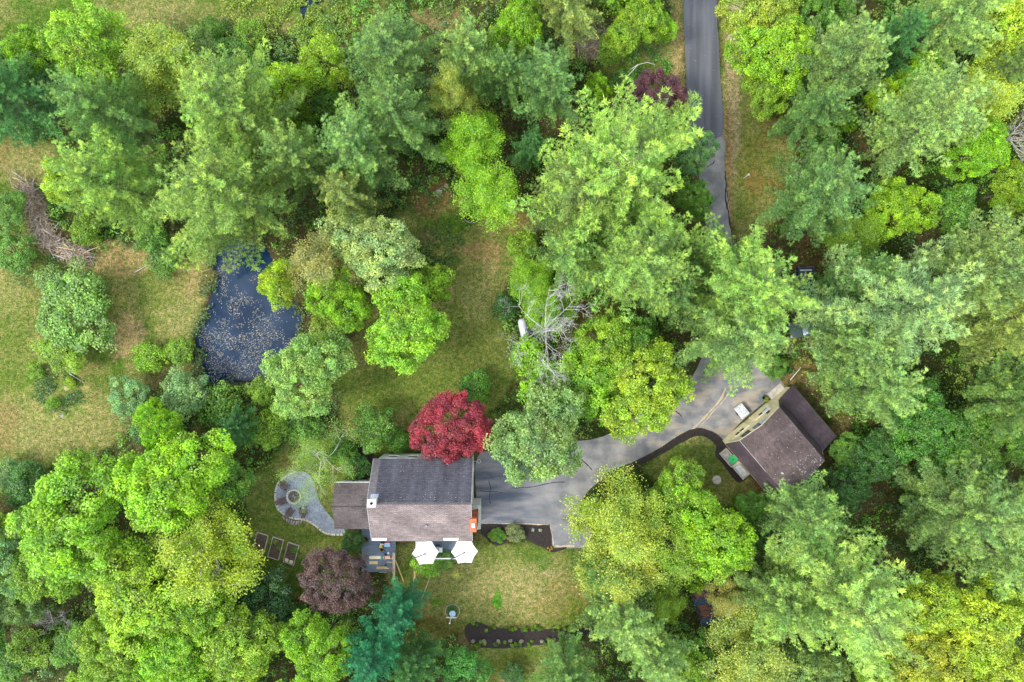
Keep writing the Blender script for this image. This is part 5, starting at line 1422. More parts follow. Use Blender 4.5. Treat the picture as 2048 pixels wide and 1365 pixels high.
for ring, (rr_, n, z) in enumerate(((.82, 18, 0), (.80, 18, .17))):
    for i in range(n):
        a = (i + .5 * ring) * 2 * math.pi / n
        s_ = link('stone', blocks[(i * 3 + ring) % 5], None, fp); s_.location = (rr_ * math.cos(a), rr_ * math.sin(a), z); s_.rotation_euler = (0, 0, a + math.pi / 2); s_.scale = (.74, .9, 1)
q = MB(); q.lathe((0, 0, 0), [(.66, .02), (.66, .06), (.3, .1)], 18); q.build('ash', mat('ash', (.12, .11, .10), .95, .5, 6, .8), fp)
for i in range(5):
    a = i * 1.25; q = MB(); q.tube([(-.28 * math.cos(a), -.28 * math.sin(a), .12), (.3 * math.cos(a), .3 * math.sin(a), .24)], .055, 7); q.build('log', M['wood_brown'] if i % 2 else M['stone_grey'], fp)
def adirondack(px, py, rot, lab):
    x, y = P(px, py, .4)
    o = thing('patio_chair', lab, 'chair', (x, y, .02), rot, 'brown slatted chairs round the fire pit')
    m = M['wood_brown']
    q = MB()
    for i in range(6): q.obox((0, -.28 + i * .1, .38 - i * .02 + .06), (.55, .085, .025), 0, (0, -.2))
    q.build('seat', m, o)
    q = MB()
    for i in range(6): q.slab([(-.27 + i * .092, .25, .30), (-.27 + i * .092 + .08, .25, .30), (-.27 + i * .092 + .08, .72, 1.0 - abs(i - 2.5) * .03), (-.27 + i * .092, .72, 1.0 - abs(i - 2.5) * .03)], .02)
    q.build('backrest', m, o)
    for s in (-1, 1):
        q = MB(); q.box(s * .36 - .07, s * .36 + .07, -.38, .42, .58, .605); q.build('armrest', m, o, bevel=.008)
        q = MB(); q.box(s * .31 - .02, s * .31 + .02, -.36, -.27, 0, .58); q.build('leg', m, o)
        q = MB(); q.slab([(s * .31 - .02, .55, .03), (s * .31 + .02, .55, .03), (s * .31 + .02, -.3, .42), (s * .31 - .02, -.3, .42)], .09); q.build('leg', m, o)
adirondack(570.5, 973, R(55), 'brown slatted chair at the upper left of the fire pit, nearest the kerb curve top')
adirondack(566, 1002, R(105), 'brown slatted chair directly left of the fire pit')
adirondack(581, 1023.5, R(145), 'brown slatted chair below the fire pit, by the firewood row')
adirondack(606.5, 1022, R(190), 'brown slatted chair lower right of the fire pit, apart from the others')
fw = thing('firewood_pile', 'row of split firewood logs on the grass outside the patio kerb', 'firewood', (*P(585, 1041), 0))
for i in range(24):
    t_ = i / 23; x, y = P(566 + t_ * 38, 1034 + math.sin(t_ * 2.6) * 9 + t_ * 4)
    q = MB(); a = R(100 - t_ * 30 + random.uniform(-14, 14)); l = .24; z = .08 + (i % 2) * .1
    q.tube([(-l * math.cos(a), -l * math.sin(a), z), (l * math.cos(a), l * math.sin(a), z + random.uniform(-.03, .03))], random.uniform(.045, .075), 6)
    lo = q.build('log', M['bark_grey'] if i % 3 else M['wood_brown'], fw); lo.location = (x - fw.location.x, y - fw.location.y, 0)

# raised beds
def bed(corners, lab, bags=False):
    pts = [Vector((*P(*c, .25), 0)) for c in corners]
    c = sum(pts, Vector()) / 4
    o = thing('raised_bed', lab, 'raised bed', (c.x, c.y, 0), 0, 'raised garden beds left of the plum tree')
    for i in range(4):
        a, b2 = pts[i] - c, pts[(i + 1) % 4] - c; d_ = b2 - a
        q = MB(); m_ = (a + b2) / 2; q.obox((m_.x, m_.y, .14), (d_.length + (.04 if i % 2 else -.04), .05, .28), math.atan2(d_.y, d_.x)); q.build('board', M['wood_grey'], o)
    q = MB(); q.prism([((p.x - c.x) * .97, (p.y - c.y) * .97) for p in pts], 0, .2); q.build('soil', M['soil'], o)
    return o, pts, c
bed([(514.4, 1065.6), (535.8, 1072.4), (526.7, 1108), (505, 1101)], 'raised bed half hidden by the lime tree, leftmost of three')
bed([(545.7, 1074.7), (566.7, 1081.5), (556.6, 1121), (535.2, 1114)], 'raised bed in the middle, full of sprouting weeds')
o, pts, c = bed([(576.2, 1085.3), (597.7, 1092.4), (587, 1131), (566.3, 1123.8)], 'raised bed with two tan bags in it, rightmost of three')
for x, y, lb in ((573, 1121), (582, 1124.5)) and ((573, 1121, 'tan paper soil bag in the raised bed, the left one'), (582, 1124.5, 'tan paper soil bag in the raised bed, the right one')):
    q = MB(); q.obox((0, 0, .06), (.44, .36, .12), R(-16)); bo_ = q.build('soil_bag', M['lumber_pale'], bevel=.035); bo_.location = (*P(x, y, .3), .2); tag(bo_, lb, 'bag')
for px, py, s_, col, lb in ((590, 1101, 9, 'green', 'tiny green plant in the bed with the bags'), (551, 1085, 6, 'lime', 'little sprout near the top of the middle raised bed'), (556, 1096, 6, 'lime', 'little sprout in the centre of the middle raised bed')):
    plant('shrub0', px, py, s_, .5, col, lb, 'seedling', 'plant')

# ------------------------------------------------------------------ garden plants in the mulch beds
for i, (x, y, r_, c) in enumerate([(988, 1065, 8, 'green'), (996, 1062, 8, 'green'), (1003, 1068, 9, 'green'), (980, 1072, 7, 'lime'), (992, 1076, 9, 'green'), (1001, 1081, 8, 'green'), (1008, 1075, 7, 'lime'), (986, 1078, 6, 'lime'), (999, 1073, 8, 'dark')]):
    plant('shrub%d' % (i % 3), x, y, r_, .8, c, 'round leafy green plant in the mulch bed between house and driveway', 'garden_plant', 'plant', 'leafy plants in the driveway mulch bed')
plant('shrub1', 1030, 1066, 22, 1.0, (.22, .28, .08), 'feathery straw-green grass clump on the mulch bed by the driveway', 'ornamental_grass', 'plant')
plant('shrub2', 1066, 1060, 4, .4, (.6, .65, .6), 'tiny white flower in the driveway mulch bed, left of its pair', 'white_flower', 'plant')
plant('shrub2', 1080, 1061, 4, .4, (.62, .67, .62), 'tiny white flower in the driveway mulch bed, right of its pair', 'white_flower', 'plant')
rr = random.Random(3)
for i in range(70):
    t_ = rr.random(); x = 936 + t_ * 225; y = (1247 + 11 * math.sin(min(1, t_ * 4) * 1.57) if i % 2 else 1288 - 20 * max(0, t_ - .5)) + rr.uniform(-4, 6)
    c = rr.choice(['lime', 'vivid', 'green', 'lime'])
    plant('shrub%d' % (i % 3), x, y, rr.uniform(2, 5), rr.uniform(.3, .6), c, 'small green plant along the rim of the long mulch bed', 'bed_plant', 'plant', 'small green plants in the long mulch bed')
for i, x in enumerate((946, 968, 996, 1021, 1043, 1084, 1134)):
    plant('shrub%d' % (i % 3), x, 1283 - (i == 6) * 9, 4.5, .4, (.50, .47, .42), 'whitish pink flowering plant in the long mulch bed', 'pink_flower', 'plant', 'pale flowering plants in the long mulch bed')
for x, y in ((1096, 1097), (1100, 1100), (1104, 1098), (1103, 1095)):
    plant('shrub0', x, y, 2.2, .3, (.8, .6, .03), 'tiny yellow flower at the corner of the driveway bed', 'yellow_flower', 'plant', 'yellow flowers at the bed corner')
for i, (x, y) in enumerate(((970, 1084), (1008, 1078), (1025, 1079))):
    plant('shrub0', x + 12, y + 4, 2.4, .3, (.85, .55, .03), 'tiny orange-yellow flower under the leafy plants', 'yellow_flower', 'plant', 'yellow flowers under the leafy plants')

# ------------------------------------------------------------------ stone ring with cross-shaped bird pole
rg = thing('stone_ring', 'thin ring of small grey stones on the lower lawn', 'stone ring', (*P(905, 1223), 0))
for i in range(26):
    a = i * 2 * math.pi / 26; s_ = link('stone', blocks[i % 5], None, rg); s_.location = (.83 * math.cos(a), .83 * math.sin(a), 0); s_.rotation_euler = (0, 0, a + 1.57 + random.uniform(-.2, .2)); s_.scale = (.42, .3, .5)
plant('shrub1', 905, 1220, 12, .4, 'dark', 'low dark green plants inside the stone ring', 'garden_plant', 'plant')
fx, fy = P(904, 1226)
bp_ = thing('bird_pole', 'tall white post with a cross arm standing in the stone ring', 'bird pole', (fx, fy, 0))
q = MB(); q.tube([(0, 0, 0), (0, 0, 3.0)], .05, 8); q.build('post', M['white'], bp_)
q = MB(); q.box(-.6, .6, -.035, .035, 1.35, 1.42); q.build('cross_arm', M['white'], bp_, bevel=.008)
q = MB(); q.box(-.07, .07, -.07, .07, 3.0, 3.05); q.build('finial', M['white'], bp_)
bx, by = P(905, 1228, .8)
bb_ = thing('bird_bath', 'light blue bird bath in front of the white cross post', 'bird bath', (bx, by, 0))
q = MB(); q.lathe((0, 0, 0), [(.2, 0), (.09, .12), (.08, .6), (.16, .68)], 14); q.build('pedestal', M['stone_grey'], bb_)
q = MB(); q.lathe((0, 0, .68), [(.12, 0), (.34, .1), (.36, .13), (.31, .12), (.1, .10), (.01, .10)], 24); q.build('bowl', M['lightblue'], bb_, smooth=False)
q = MB(); q.lathe((0, .22, .78), [(.05, 0), (.09, .06), (.04, .16)], 10); q.build('finial', M['lumber_pale'], bb_)

# ------------------------------------------------------------------ garage
A = (24.64, -11.66, 0)
garage = thing('garage', 'cream two-car garage with a barn-shaped brown roof and rows of dark windows', 'garage', A, R(40.21))
W_, Dp = 7.6, 7.25
gz = [(0, 0), (W_, 0), (W_, 2.85), (6.45, 4.9), (3.55, 5.8), (.75, 4.9), (0, 2.85)]
q = MB(); n = len(gz)
q.add([(u, 0, z) for u, z in gz] + [(u, -Dp, z) for u, z in gz], [tuple(range(n)), tuple(range(2 * n - 1, n - 1, -1))] + [(i, (i + 1) % n, n + (i + 1) % n, n + i) for i in (0, 1, 6)])
q.build('wall', M['cream'], garage)
F0, B0 = .32, -Dp - .15
def gr(e0, e1, m):
    (u0, z0), (u1, z1) = e0, e1
    qd = [(u0, F0, z0), (u0, B0, z0), (u1, B0, z1), (u1, F0, z1)]
    roof('roof_slope', qd, m, garage)
gr((-.32, 2.55), (.72, 5.02), M['roof_purple'])
gr((.72, 5.03), (3.55, 5.95), M['roof_garage'])
gr((6.45, 5.03), (3.55, 5.95), M['roof_garage'])
gr((7.5, 2.75), (6.45, 5.02), M['roof_purple'])
q = MB(); q.tube([(.72, F0, 5.07), (.72, -4.2, 5.07)], .014, 5); q.build('roof_seam', M['white'], garage)
tr_ = MB()
seq = [(-.32, 2.5), (.72, 4.97), (3.55, 5.9), (6.45, 4.97), (7.5, 2.7)]
for (a, za), (b2, zb) in zip(seq[:-1], seq[1:]):
    tr_.add([(a, F0, za - .12), (b2, F0, zb - .12), (b2, F0, zb + .05), (a, F0, za + .05), (a, F0 + .03, za - .12), (b2, F0 + .03, zb - .12), (b2, F0 + .03, zb + .05), (a, F0 + .03, za + .05)],
            [(0, 1, 2, 3), (7, 6, 5, 4), (0, 4, 5, 1), (1, 5, 6, 2), (2, 6, 7, 3), (3, 7, 4, 0)])
tr_.build('rake_trim', M['cream'], garage)
q = MB(); q.box(-.36, -.33, B0, F0, 2.42, 2.54); q.build('eave_trim', M['lumber_pale'], garage)
# doors with panels and dark window pairs
for dx in (.55, 4.05):
    q = MB(); q.box(dx, dx + 2.75, .002, .05, .02, 2.25); do = q.build('garage_door', M['cream'], garage)
    for r_i in range(3):
        for c_i in range(4):
            q = MB(); xx = dx + .08 + c_i * .66; zz = .08 + r_i * .72
            q.box(xx, xx + .6, .05, .065, zz, zz + .64)
            if r_i == 2 and c_i in (1, 2):
                q.build('window_frame', M['cream'], do)
                g = MB(); g.box(xx + .03, xx + .57, .066, .08, zz + .03, zz + .62); g.build('pane', M['glass'], do)
            else: q.build('panel', M['cream'], do, bevel=.006)
for (u, z, w2) in ((1.95, 3.75, 1.15), (3.35, 4.2, .95), (4.35, 4.2, .95)):
    f = MB(); f.box(u - w2 / 2 - .06, u + w2 / 2 + .06, .002, .05, z - .6, z + .6); fo = f.build('window', M['cream'], garage)
    for s in (-1, 1):
        g = MB(); g.box(u + s * w2 / 4 - w2 / 4 + .02, u + s * w2 / 4 + w2 / 4 - .02, .05, .07, z - .54, z + .54); g.build('pane', M['glass'] if u < 4 else M['tarp'], fo)
# backboard on the wall
q = MB(); q.box(5.05, 6.0, .40, .44, 2.95, 3.7); bo2 = q.build('backboard', M['white'], garage)
q = MB(); q.box(5.3, 5.75, .03, .40, 3.2, 3.3); q.build('bracket', M['dark'], bo2)
q = MB(); q.tube([(5.52 + .22 * math.cos(k * math.pi / 8), .68 + .22 * math.sin(k * math.pi / 8), 3.0) for k in range(17)], .016, 5, False); q.build('hoop', M['teal'], bo2)
q = MB(); q.lathe((1.9, -5.2, 5.42), [(.09, -.1), (.09, .35), (.06, .35), (.05, .2)], 10); q.build('vent_pipe', M['white'], garage)
# lean-to on the right
lt = [(7.62, .3, 2.85), (7.62, -Dp - .1, 2.85), (9.95, -Dp - .1, 2.15), (9.95, .3, 2.15)]
q = MB(); q.add([(7.62, 0, 0), (9.8, 0, 0), (9.8, 0, 2.05), (7.62, 0, 2.7), (7.62, -Dp, 0), (9.8, -Dp, 0), (9.8, -Dp, 2.05), (7.62, -Dp, 2.7)], [(0, 1, 2, 3), (7, 6, 5, 4), (1, 5, 6, 2)])
q.build('lean_to_wall', M['cream'], garage)
roof('lean_to_roof', [lt[3], lt[2], lt[1], lt[0]], M['roof_purple'], garage)
# small pale petals on the roof
pet = bpy.data.meshes.new('petal'); pet.from_pydata([(-.03, -.02, 0), (.03, -.02, 0), (.03, .02, .008), (-.03, .02, .008)], [], [(0, 1, 2, 3)])
pt_ = MB(); rr = random.Random(9)
for i in range(170):
    u = min(7.3, max(.9, rr.gauss(4.6, 1.8))); v_ = -abs(rr.gauss(6.6, .9)) if i < 130 else -rr.uniform(0, 7)
    v_ = max(-7.3, v_)
    z = 5.95 - abs(u - 3.55) * (.92 / 2.83 if u < 3.55 else .92 / 2.9) + .06
    if u > 6.4: continue
    s_ = rr.uniform(.012, .034); pt_.obox((u, v_, z), (s_ * 2, s_ * 1.4, .01), rr.uniform(0, 3))
po = pt_.build('petals', M['white'], garage, kind='stuff')
q = MB(); rr = random.Random(4)
for i in range(60):
    x = rr.uniform(-14.6, -4.6); y = rr.choice((rr.uniform(-16.9, -16.2), rr.uniform(-16.9, -13.2)))
    q.obox((x, y, zroof(y) + .05), (.04, .028, .01), rr.uniform(0, 3))
q.off = HL
q.build('petals', M['white'], house, kind='stuff')
# concrete step at front right
def GW(u, v_, z=0):
    c_, s_ = math.cos(R(40.21)), math.sin(R(40.21)); return (A[0] + u * c_ + v_ * s_, A[1] + u * s_ - v_ * c_, z)
o = thing('concrete_slab', 'pale concrete slab at the right front corner of the garage', 'slab', GW(8.4, -.3, 0), R(40.21))
q = MB(); q.box(-.9, 1.1, -.45, .5, 0, .12); q.build('slab', M['concrete'], o, bevel=.01)
# covered cart before the doors
o = thing('covered_cart', 'small cart with a frosted clear cover standing before the garage doors', 'cart', GW(3.9, -1.3, 0), R(38))
q = MB(); q.box(-.55, .55, -.75, .75, .3, .42); q.build('bed', M['concrete'], o, bevel=.01)
q = MB(); q.box(-.52, .52, -.72, .72, .424, .75); q.build('cover', M['tarp'], o, bevel=.05)
q = MB()
for s in (-1, 1): q.box(s * .54 - .03, s * .54 + .03, -.76, .76, .5, .56); q.box(-.5, .5, s * .74 - .03, s * .74 + .03, .503, .557)
q.build('frame', M['white'], o)
for s in (-1, 1):
    q = MB(); q.tube([(s * .6 - .05, 0, .2), (s * .6 + .05, 0, .2)], .2, 14); q.build('wheel', M['rubber'], o)
# pots with flowers by the door
tub('dark pot with yellow flowers at the right garage corner', 0, 0, .22, .35, M['teal'], 'flower_pot', 'flower pot', 0, lambda a, b_: GW(6.9, -.75)[:2])
plant('shrub1', 1533, 799, 6, .6, (.35, .45, .05), 'yellow-green flowers growing out of the pot by the garage', 'potted_flowers', 'plant')
# green lidded sandbox and covered box at the left wall
o = thing('sandbox', 'grey wooden box with a bright green lid beside the garage', 'box', GW(-.75, 1.9, 0), R(40.21))
for s in (-1, 1):
    q = MB(); q.box(s * .5 - .03, s * .5 + .03, -1.1, 1.0, 0, .3); q.build('board', M['wood_grey'], o)
    q = MB(); q.box(-.47, .47, -.05 + s * 1.02 - .03, -.05 + s * 1.02 + .03, 0, .3); q.build('board', M['wood_grey'], o)
q = MB(); q.box(-.47, .47, -1.0, .95, 0, .2); q.build('filling', M['stone_grey'], o)
q = MB(); q.box(-.25, .78, -.9, -.05, .34, .42); q.build('lid', M['green_lid'], o, bevel=.03)
q = MB(); q.box(.1, .35, -.52, -.46, .42, .46); q.build('handle', M['dark'], o)
o = thing('covered_box', 'white rounded cover over a low wooden frame beside the garage', 'box', GW(-.65, 4.0, 0), R(40.21))
q = MB(); q.box(-.5, .55, -1.0, 1.0, 0, .25); q.build('frame', M['wood_grey'], o)
q = MB(); q.lathe((0, 0, .255), [(.72, 0), (.72, .2), (.62, .3), (.3, .36)], 24)
for i, v_ in enumerate(q.v):
    def se(t): return math.copysign(abs(t) ** .6, t)
    rr0 = math.hypot(v_[0], v_[1]); a = math.atan2(v_[1], v_[0])
    q.v[i] = (se(math.cos(a)) * rr0 * .6, se(math.sin(a)) * rr0 * 1.1, v_[2])
q.build('cover', M['tank'], o, smooth=False)
o = thing('septic_cover', 'round worn concrete disc set in the garage lawn', 'cover', (*P(1433.5, 960), 0))
q = MB(); q.lathe((0, 0, 0), [(.52, .0), (.52, .05), (.49, .06), (.2, .06)], 28); q.build('disc', M['concrete'], o)
q = MB(); q.tube([(.26 * math.cos(k * math.pi / 8), .26 * math.sin(k * math.pi / 8), .065) for k in range(17)], .012, 5, False); q.build('handle_ring', M['wood_grey'], o)
# rear clutter
def CP(x, y, z=.5): return P(1570 + x / 18.6, 940 + y / 18.6, z)
tub('navy barrel nearest the garage rear corner', 870, 420, .3, .8, M['blue'], 'barrel', 'barrel', 0, CP)
tub('navy barrel touching the roof edge behind the garage', 980, 390, .3, .85, M['blue'], 'barrel', 'barrel', 0, CP)
tub('light blue round tub behind the garage', 965, 540, .19, .4, M['lightblue'], 'tub', 'tub', 0, CP)
case('turquoise crate behind the garage', 1090, 640, .5, .34, .4, M['teal'], M['teal'], -.5, 'crate', 'crate', 0, CP)
case('tan box behind the light blue tub', 1085, 500, .4, .24, .35, M['wood_grey'], M['wood_grey'], -.4, 'box', 'box', 0, CP)
case('brown bag-like box at the far end of the clutter', 1260, 500, .26, .46, .35, M['concrete'], M['concrete'], .5, 'box', 'box', 0, CP)
case('rust red crate behind the garage', 1220, 720, .35, .3, .35, M['rust'], M['rust'], .2, 'crate', 'crate', 0, CP)
case('white and red tub at the lower side of the clutter', 930, 700, .22, .22, .3, M['red'], M['white'], .2, 'tub', 'tub', 0, CP)
q = MB((*CP(1500, 820), 0))
for (a, b2) in (((1400, 800), (1490, 730)), ((1490, 730), (1600, 770)), ((1600, 770), (1480, 880)), ((1480, 880), (1370, 900)), ((1400, 800), (1370, 900))):
    q.tube([(*CP(*a), .7), (*CP(*b2), .7)], .035, 6)
for a in ((1400, 800), (1490, 730), (1600, 770), (1480, 880)): q.tube([(*CP(*a), 0), (*CP(*a), .7)], .03, 6)
o = q.build('metal_frame', M['tank']); o.location = (*CP(1500, 820), 0); tag(o, 'bare white metal frame behind the garage clutter', 'frame')
o = thing('dark_tarp', 'dark blue tarpaulin sheet draped low behind the garage', 'tarpaulin', (*CP(700, 620), 0))
n = 12; V = []; 
for i in range(n):
    for j in range(n):
        u, v_ = i / (n - 1) * 2 - 1, j / (n - 1) * 2 - 1
        V.append((u * .9, v_ * .75, .55 * (1 - max(abs(u), abs(v_)) ** 5) + .04 * math.sin(u * 7 + v_ * 4)))
q = MB(); q.add(V, [(i * n + j, (i + 1) * n + j, (i + 1) * n + j + 1, i * n + j + 1) for i in range(n - 1) for j in range(n - 1)]); q.build('sheet', M['navy'], o, smooth=True)

# ------------------------------------------------------------------ rusty shed
c1 = Vector((*P(1405.8, 1253.4, 2.4), 0)); c0 = Vector((*P(1362, 1122, 2.4), 0)); dl = (c1 - c0); LL = dl.length; ang = math.atan2(dl.y, dl.x)
shed = thing('shed', 'long shed with a corrugated blue-black roof of rusty metal sheets, half hidden by trees', 'shed', (c0.x, c0.y, 0), ang)
q = MB(); q.box(.15, LL - .15, .2, 3.8, 0, 2.2); q.build('wall', M['wood_brown'], shed)
sheets = []
for kind_, m_ in (('a', M['steel_blue']), ('b', M['rust'])):
    q = MB(); n = 24; V = []; w_ = LL / 10 + .04
    for i in range(n + 1):
        x = w_ * i / n; z = .03 * math.sin(i * math.pi * 2 / 6)
        V += [(x, 0, z), (x, 2.15, z + .45)]
    q.add(V, [(2 * i, 2 * i + 2, 2 * i + 3, 2 * i + 1) for i in range(n)]); oo = q.build('roof_sheet', m_); sheets.append(oo.data); bpy.data.objects.remove(oo)
for i in range(10):
    for side in (0, 1):
        s_ = link('roof_sheet', sheets[1 if (i in (1, 4, 5, 7) and side == 0) or i == 8 else 0], None, shed)
        s_.location = (LL / 10 * i, -.1 if side == 0 else 4.1, 2.25 + (i % 2) * .01)
        if side: s_.rotation_euler = (0, 0, 0); s_.scale = (1, -1, 1)
q = MB(); q.box(0, LL, 1.95, 2.1, 2.69, 2.73); q.build('ridge_cap', M['rust'], shed)

# ------------------------------------------------------------------ vehicles under the trees
def vehicle(name, label, cat, px, py, rot, paint, pickup):
    x, y = P(px, py, 1.2); o = thing(name, label, cat, (x, y, 0), rot)
    q = MB(); body = [(-2.65, .45), (-2.62, .95), (-2.5, 1.02), (2.2, 1.02), (2.62, .9), (2.65, .45)] if pickup else [(-2.25, .4), (-2.2, .85), (-1.9, .95), (1.0, .95), (2.1, .82), (2.25, .4)]
    n = len(body)
    q.add([(a, -.92, z) for a, z in body] + [(a, .92, z) for a, z in body], [tuple(range(n)), tuple(range(2 * n - 1, n - 1, -1))] + [(i, n + i, n + (i + 1) % n, (i + 1) % n) for i in range(n)])
    q.build('body', paint, o, bevel=.04)
    c0_, c1_ = ((-.75, 1.35) if pickup else (-1.7, .9)); top = 1.72 if pickup else 1.42
    lo = 1.03 if pickup else .955
    q = MB(); q.add([(c0_, -.86, lo), (c1_, -.86, lo), (c1_, .86, lo), (c0_, .86, lo), (c0_ + .3, -.72, top), (c1_ - .55, -.72, top), (c1_ - .55, .72, top), (c0_ + .3, .72, top)],
                    [(3, 2, 1, 0), (4, 5, 6, 7), (0, 1, 5, 4), (1, 2, 6, 5), (2, 3, 7, 6), (3, 0, 4, 7)]); cab = q.build('cabin', paint, o, bevel=.03)
    q = MB(); q.add([(c1_ + .01, -.74, lo + .08), (c1_ + .01, .74, lo + .08), (c1_ - .47, .64, top - .06), (c1_ - .47, -.64, top - .06)], [(0, 1, 2, 3)]); w1 = q.build('windshield', mat('car_glass', (.25, .36, .5), .1, .2, 2, spec=.8), o)
    w1.location = (.03, 0, .02)
    q = MB(); q.add([(c0_ - .01, -.7, lo + .1), (c0_ - .01, .7, lo + .1), (c0_ + .24, .62, top - .08), (c0_ + .24, -.62, top - .08)], [(3, 2, 1, 0)]); w2 = q.build('rear_window', M['glass'], o); w2.location = (-.04, 0, .01)
    for s in (-1, 1):
        for wx_ in ((-1.65, 1.7) if pickup else (-1.4, 1.4)):
            q = MB(); q.tube([(wx_, s * .72, .36), (wx_, s * .94, .36)], .36, 16); wh = q.build('wheel', M['rubber'], o)
            q = MB(); q.tube([(wx_, s * .93, .36), (wx_, s * .955, .36)], .2, 12); q.build('rim', M['tank'], wh)
        q = MB(); q.box(body[-1][0] - .08, body[-1][0] + .02, s * .72 - .15, s * .72 + .15, .62, .8); q.build('headlight', M['white'], o)
        q = MB(); q.box(-body[-1][0] - .02, -body[-1][0] + .06, s * .76 - .1, s * .76 + .1, .65, .88); q.build('taillight', M['red'], o)
        q = MB(); q.box(c1_ - .25, c1_ - .1, s * .93, s * 1.08, lo + .05, lo + .2); q.build('mirror', M['dark'], o)
    if pickup:
        q = MB()
        for s in (-1, 1): q.box(-2.5, -.8, s * .86 - .05, s * .86 + .05, 1.03, 1.2)
        q.box(-2.6, -2.5, -.9, .9, 1.03, 1.2); q.build('bed_rail', paint, o)
        q = MB(); q.box(-2.42, -.85, -.78, .78, 1.03, 1.06)
        for k in range(8): q.box(-2.4, -.87, -.7 + k * .19, -.65 + k * .19, 1.06, 1.075)
        q.build('bed_liner', M['navy'], o)
        q = MB(); q.box(-2.3, -2.12, -.7, .7, 1.09, 1.13); q.build('bed_bar', M['tank'], o)
    return o
vehicle('pickup_truck', 'dark blue pickup truck half hidden under the pines', 'pickup truck', 1614, 579, R(-88), M['truck'], True)
vehicle('parked_car', 'grey-green car almost hidden under the pines beside the pickup', 'car', 1622, 655, R(-170), M['car'], False)

# ------------------------------------------------------------------ propane tank, boulder, lamp post, stock ring
x, y = P(1048, 662, .8)
o = thing('propane_tank', 'long white cylindrical propane tank under the dead tree', 'tank', (x, y, 0), R(-78))
q = MB(); prof = [(-1.45, .05), (-1.42, .3), (-1.3, .44), (-1.1, .5), (1.1, .5), (1.3, .44), (1.42, .3), (1.45, .05)]
q.tube([(a, 0, .75) for a, r_ in prof], [r_ for a, r_ in prof], 24); q.build('shell', M['tank'], o, smooth=True)
for a in (-.9, -.3, .3, .9):
    q = MB(); q.tube([(a, .51 * math.cos(k * math.pi / 10), .75 + .51 * math.sin(k * math.pi / 10)) for k in range(21)], .012, 4, False); q.build('band', M['white'], o)
q = MB(); q.lathe((0, 0, 1.24), [(.16, 0), (.16, .12), (.08, .17)], 14); q.build('dome', M['white'], o)
for a in (-.9, .9):
    q = MB(); q.box(a - .08, a + .08, -.35, .35, 0, .32); q.build('leg', M['concrete'], o)
bm_ = rock(.62, 5, .7); bm_.materials.append(mat('pale_rock', (.55, .58, .62), .8, .2, 3, .4))
o = link('boulder', bm_); o.location = (*P(1150, 616, .2), .1); o.rotation_euler = (0, 0, -.6); tag(o, 'pale grey boulder at the edge of the central pines', 'boulder')
for i, (x, y, r_, lb) in enumerate(((192, 930, .35, 'brown rock above the scalloped lime tree'), (878, 385, .5, 'bluish flat rock in the bare ground left of the garden ring'), (893, 372, .3, 'small grey rock near the bluish flat one'), (860, 355, .25, 'small pale stone at the top of the bare ground'),
                                    (135, 775, .45, 'pale stump-like rock inside the raised ring'), (126, 833, .3, 'dark rock at the lower rim of the raised ring'))):
    bm_ = rock(r_, 20 + i, .45); bm_.materials.append(M['stone_grey'] if i % 2 else mat('tan_rock', (.36, .27, .18), .9, .3, 3, .5)); o = link('rock', bm_); o.location = (*P(x, y), .05); o.rotation_euler = (0, 0, i * 1.1); tag(o, lb, 'rock')
x, y = P(1487, 357)
o = thing('lamp_post', 'small white lamp post on the grass right of the old driveway', 'lamp post', (x, y, 0))
q = MB(); q.tube([(0, 0, 0), (0, 0, 1.6)], .05, 8); q.build('post', M['white'], o)
q = MB(); q.lathe((0, 0, 1.6), [(.08, 0), (.13, .1), (.13, .22), (.04, .32)], 10); q.build('lamp_head', M['tank'], o)
x, y = P(944, 428, .3)
o = thing('garden_ring', 'round black plastic trough under the lime tree', 'trough', (x, y, 0))
q = MB(); q.lathe((0, 0, 0), [(1.0, 0), (1.08, .3), (1.08, .4), (.95, .4), (.9, .12), (.5, .1)], 28); q.build('shell', mat('black_plastic', (.012, .018, .035), .35, .2, 3), o)
q = MB(); q.tube([(1.08 * math.cos(k * math.pi / 14), 1.08 * math.sin(k * math.pi / 14), .41) for k in range(29)], .02, 5, False); q.build('rim', M['tank'], o)
# fallen pale branches
def fallen(name, label, pts, r_, cat='branch', m='bark_white'):
    P3_ = [(*P(x, y, z), z) for x, y, z in pts]
    q = MB(P3_[0]); q.tube(P3_, [r_ * (1 - .6 * i / (len(P3_) - 1)) for i in range(len(P3_))], 6)
    o = q.build(name, M[m]); o.location = P3_[0]; tag(o, label, cat)
fallen('fallen_branch', 'pale curved branch on the pond bank', [(492, 770, .4), (505, 780, .7), (519, 790, .6), (523, 803, .3)], .07)
fallen('fallen_branch', 'long pale branch on the tan field above the pond', [(270, 545, .08), (280, 539, .15), (292, 532, .1)], .06)
fallen('fallen_branch', 'pale branch over the raised ring', [(139, 748, .3), (154, 757, .35), (168, 766, .3)], .05)
fallen('fallen_branch', 'arched pale branch above the dark purple tree', [(1260, 140, 1.6), (1275, 130, 1.8), (1295, 125, 1.6), (1310, 130, 1.2)], .05)
fallen('leaning_sapling', 'leaning thin white trunk left of the dark purple tree', [(1225, 210, .3), (1238, 180, 1.6), (1258, 150, 2.2), (1276, 130, 2.6)], .07, 'sapling')
fallen('fallen_branch', 'long bare pale branch hanging toward the garage', [(1581, 760, .5), (1592, 747, 1.5), (1602, 735, 2.5)], .05)
fallen('fallen_branch', 'second bare branch above the garage lean-to', [(1622, 756, 1), (1645, 742, 2.2), (1660, 728, 3.2)], .05)
fallen('fallen_branch', 'bundle branch crossing the gap below the pickup', [(1600, 634, 2.5), (1620, 640, 2.8), (1645, 650, 3)], .06)

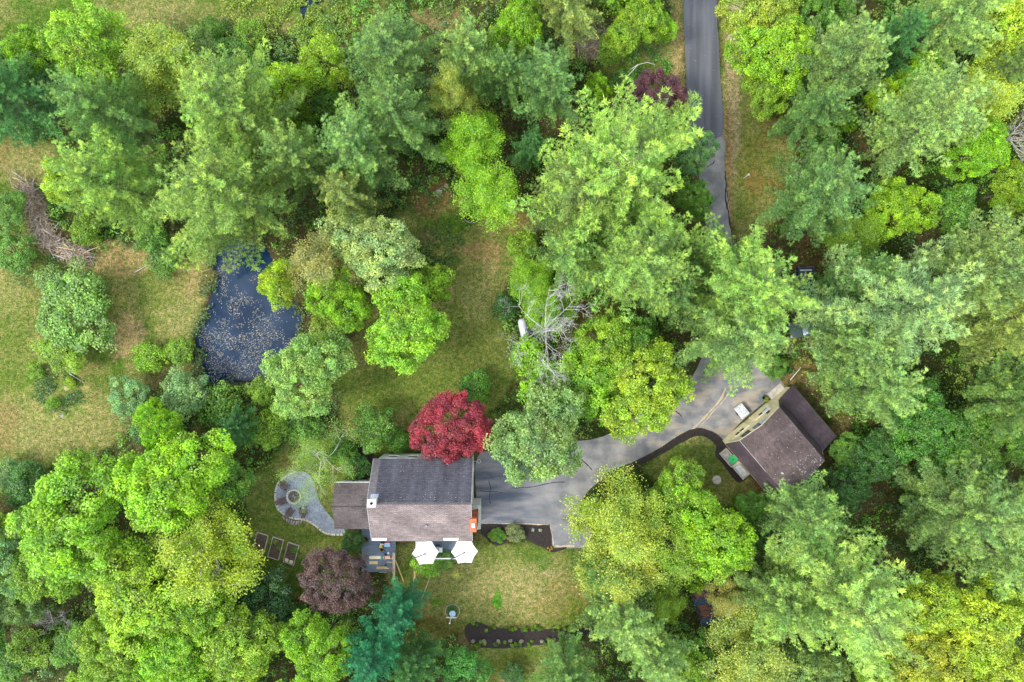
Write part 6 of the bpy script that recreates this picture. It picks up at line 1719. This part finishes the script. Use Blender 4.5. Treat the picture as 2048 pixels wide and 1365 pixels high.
# ------------------------------------------------------------------ brush piles
def brush(label, spine, width, n_big, n_small, seed):
    rr = random.Random(seed)
    cx, cy = P(*spine[len(spine) // 2])
    o = thing('brush_pile', label, 'brush pile', (cx, cy, 0))
    ms = [mat('stick_tan', (.58, .46, .30), .85, .3, 5), mat('stick_grey', (.46, .41, .38), .85, .3, 5), mat('stick_brown', (.30, .20, .14), .85, .3, 5)]
    def stick(q, L_, r_):
        t_ = rr.random() * (len(spine) - 1); i = int(t_); f = t_ - i
        px = spine[i][0] * (1 - f) + spine[i + 1][0] * f + rr.gauss(0, width); py = spine[i][1] * (1 - f) + spine[i + 1][1] * f + rr.gauss(0, width)
        x, y = P(px, py); x -= cx; y -= cy; a = math.atan2(-(spine[i + 1][1] - spine[i][1]), spine[i + 1][0] - spine[i][0]) + rr.gauss(0, .8)
        z = rr.uniform(.1, .9); l = L_ * rr.uniform(.5, 1.2) / 2
        mid = (x + rr.uniform(-.1, .1), y + rr.uniform(-.1, .1), z + .1)
        q.tube([(x - l * math.cos(a), y - l * math.sin(a), max(.04, z - rr.uniform(0, .4))), mid, (x + l * math.cos(a), y + l * math.sin(a), max(.04, z + rr.uniform(-.4, .3)))], [r_, r_ * .8, r_ * .4], 4, False)
    for i in range(n_big):
        q = MB(); stick(q, 2.4, rr.uniform(.035, .075)); q.build('branch', ms[i % 3], o)
    for k in range(3):
        q = MB()
        for i in range(n_small // 3): stick(q, 1.5, rr.uniform(.018, .036))
        q.build('twigs', ms[k], o, kind='stuff')
brush('long pile of cut brush and branches at the left edge of the wood', [(48, 372), (72, 410), (88, 455), (110, 490), (150, 508), (178, 520)], 10, 110, 1100, 1)
brush('small brown brush heap at the top, left of the road', [(1150, 75), (1170, 90), (1195, 85)], 14, 26, 600, 2)
brush('grey thicket of broken twigs on the right side wood', [(1880, 1030), (1900, 1045)], 10, 10, 200, 5)

# a label must name one thing only: report clashes while building
seen = {}
for ob in bpy.data.objects:
    if ob.parent is None and ob.get('label') and not ob.get('group'):
        if ob['label'] in seen: print('DUP', ob['label'])
        seen[ob['label']] = 1
tri = sum(len(me.polygons) for me in bpy.data.meshes)
print('polys', tri)
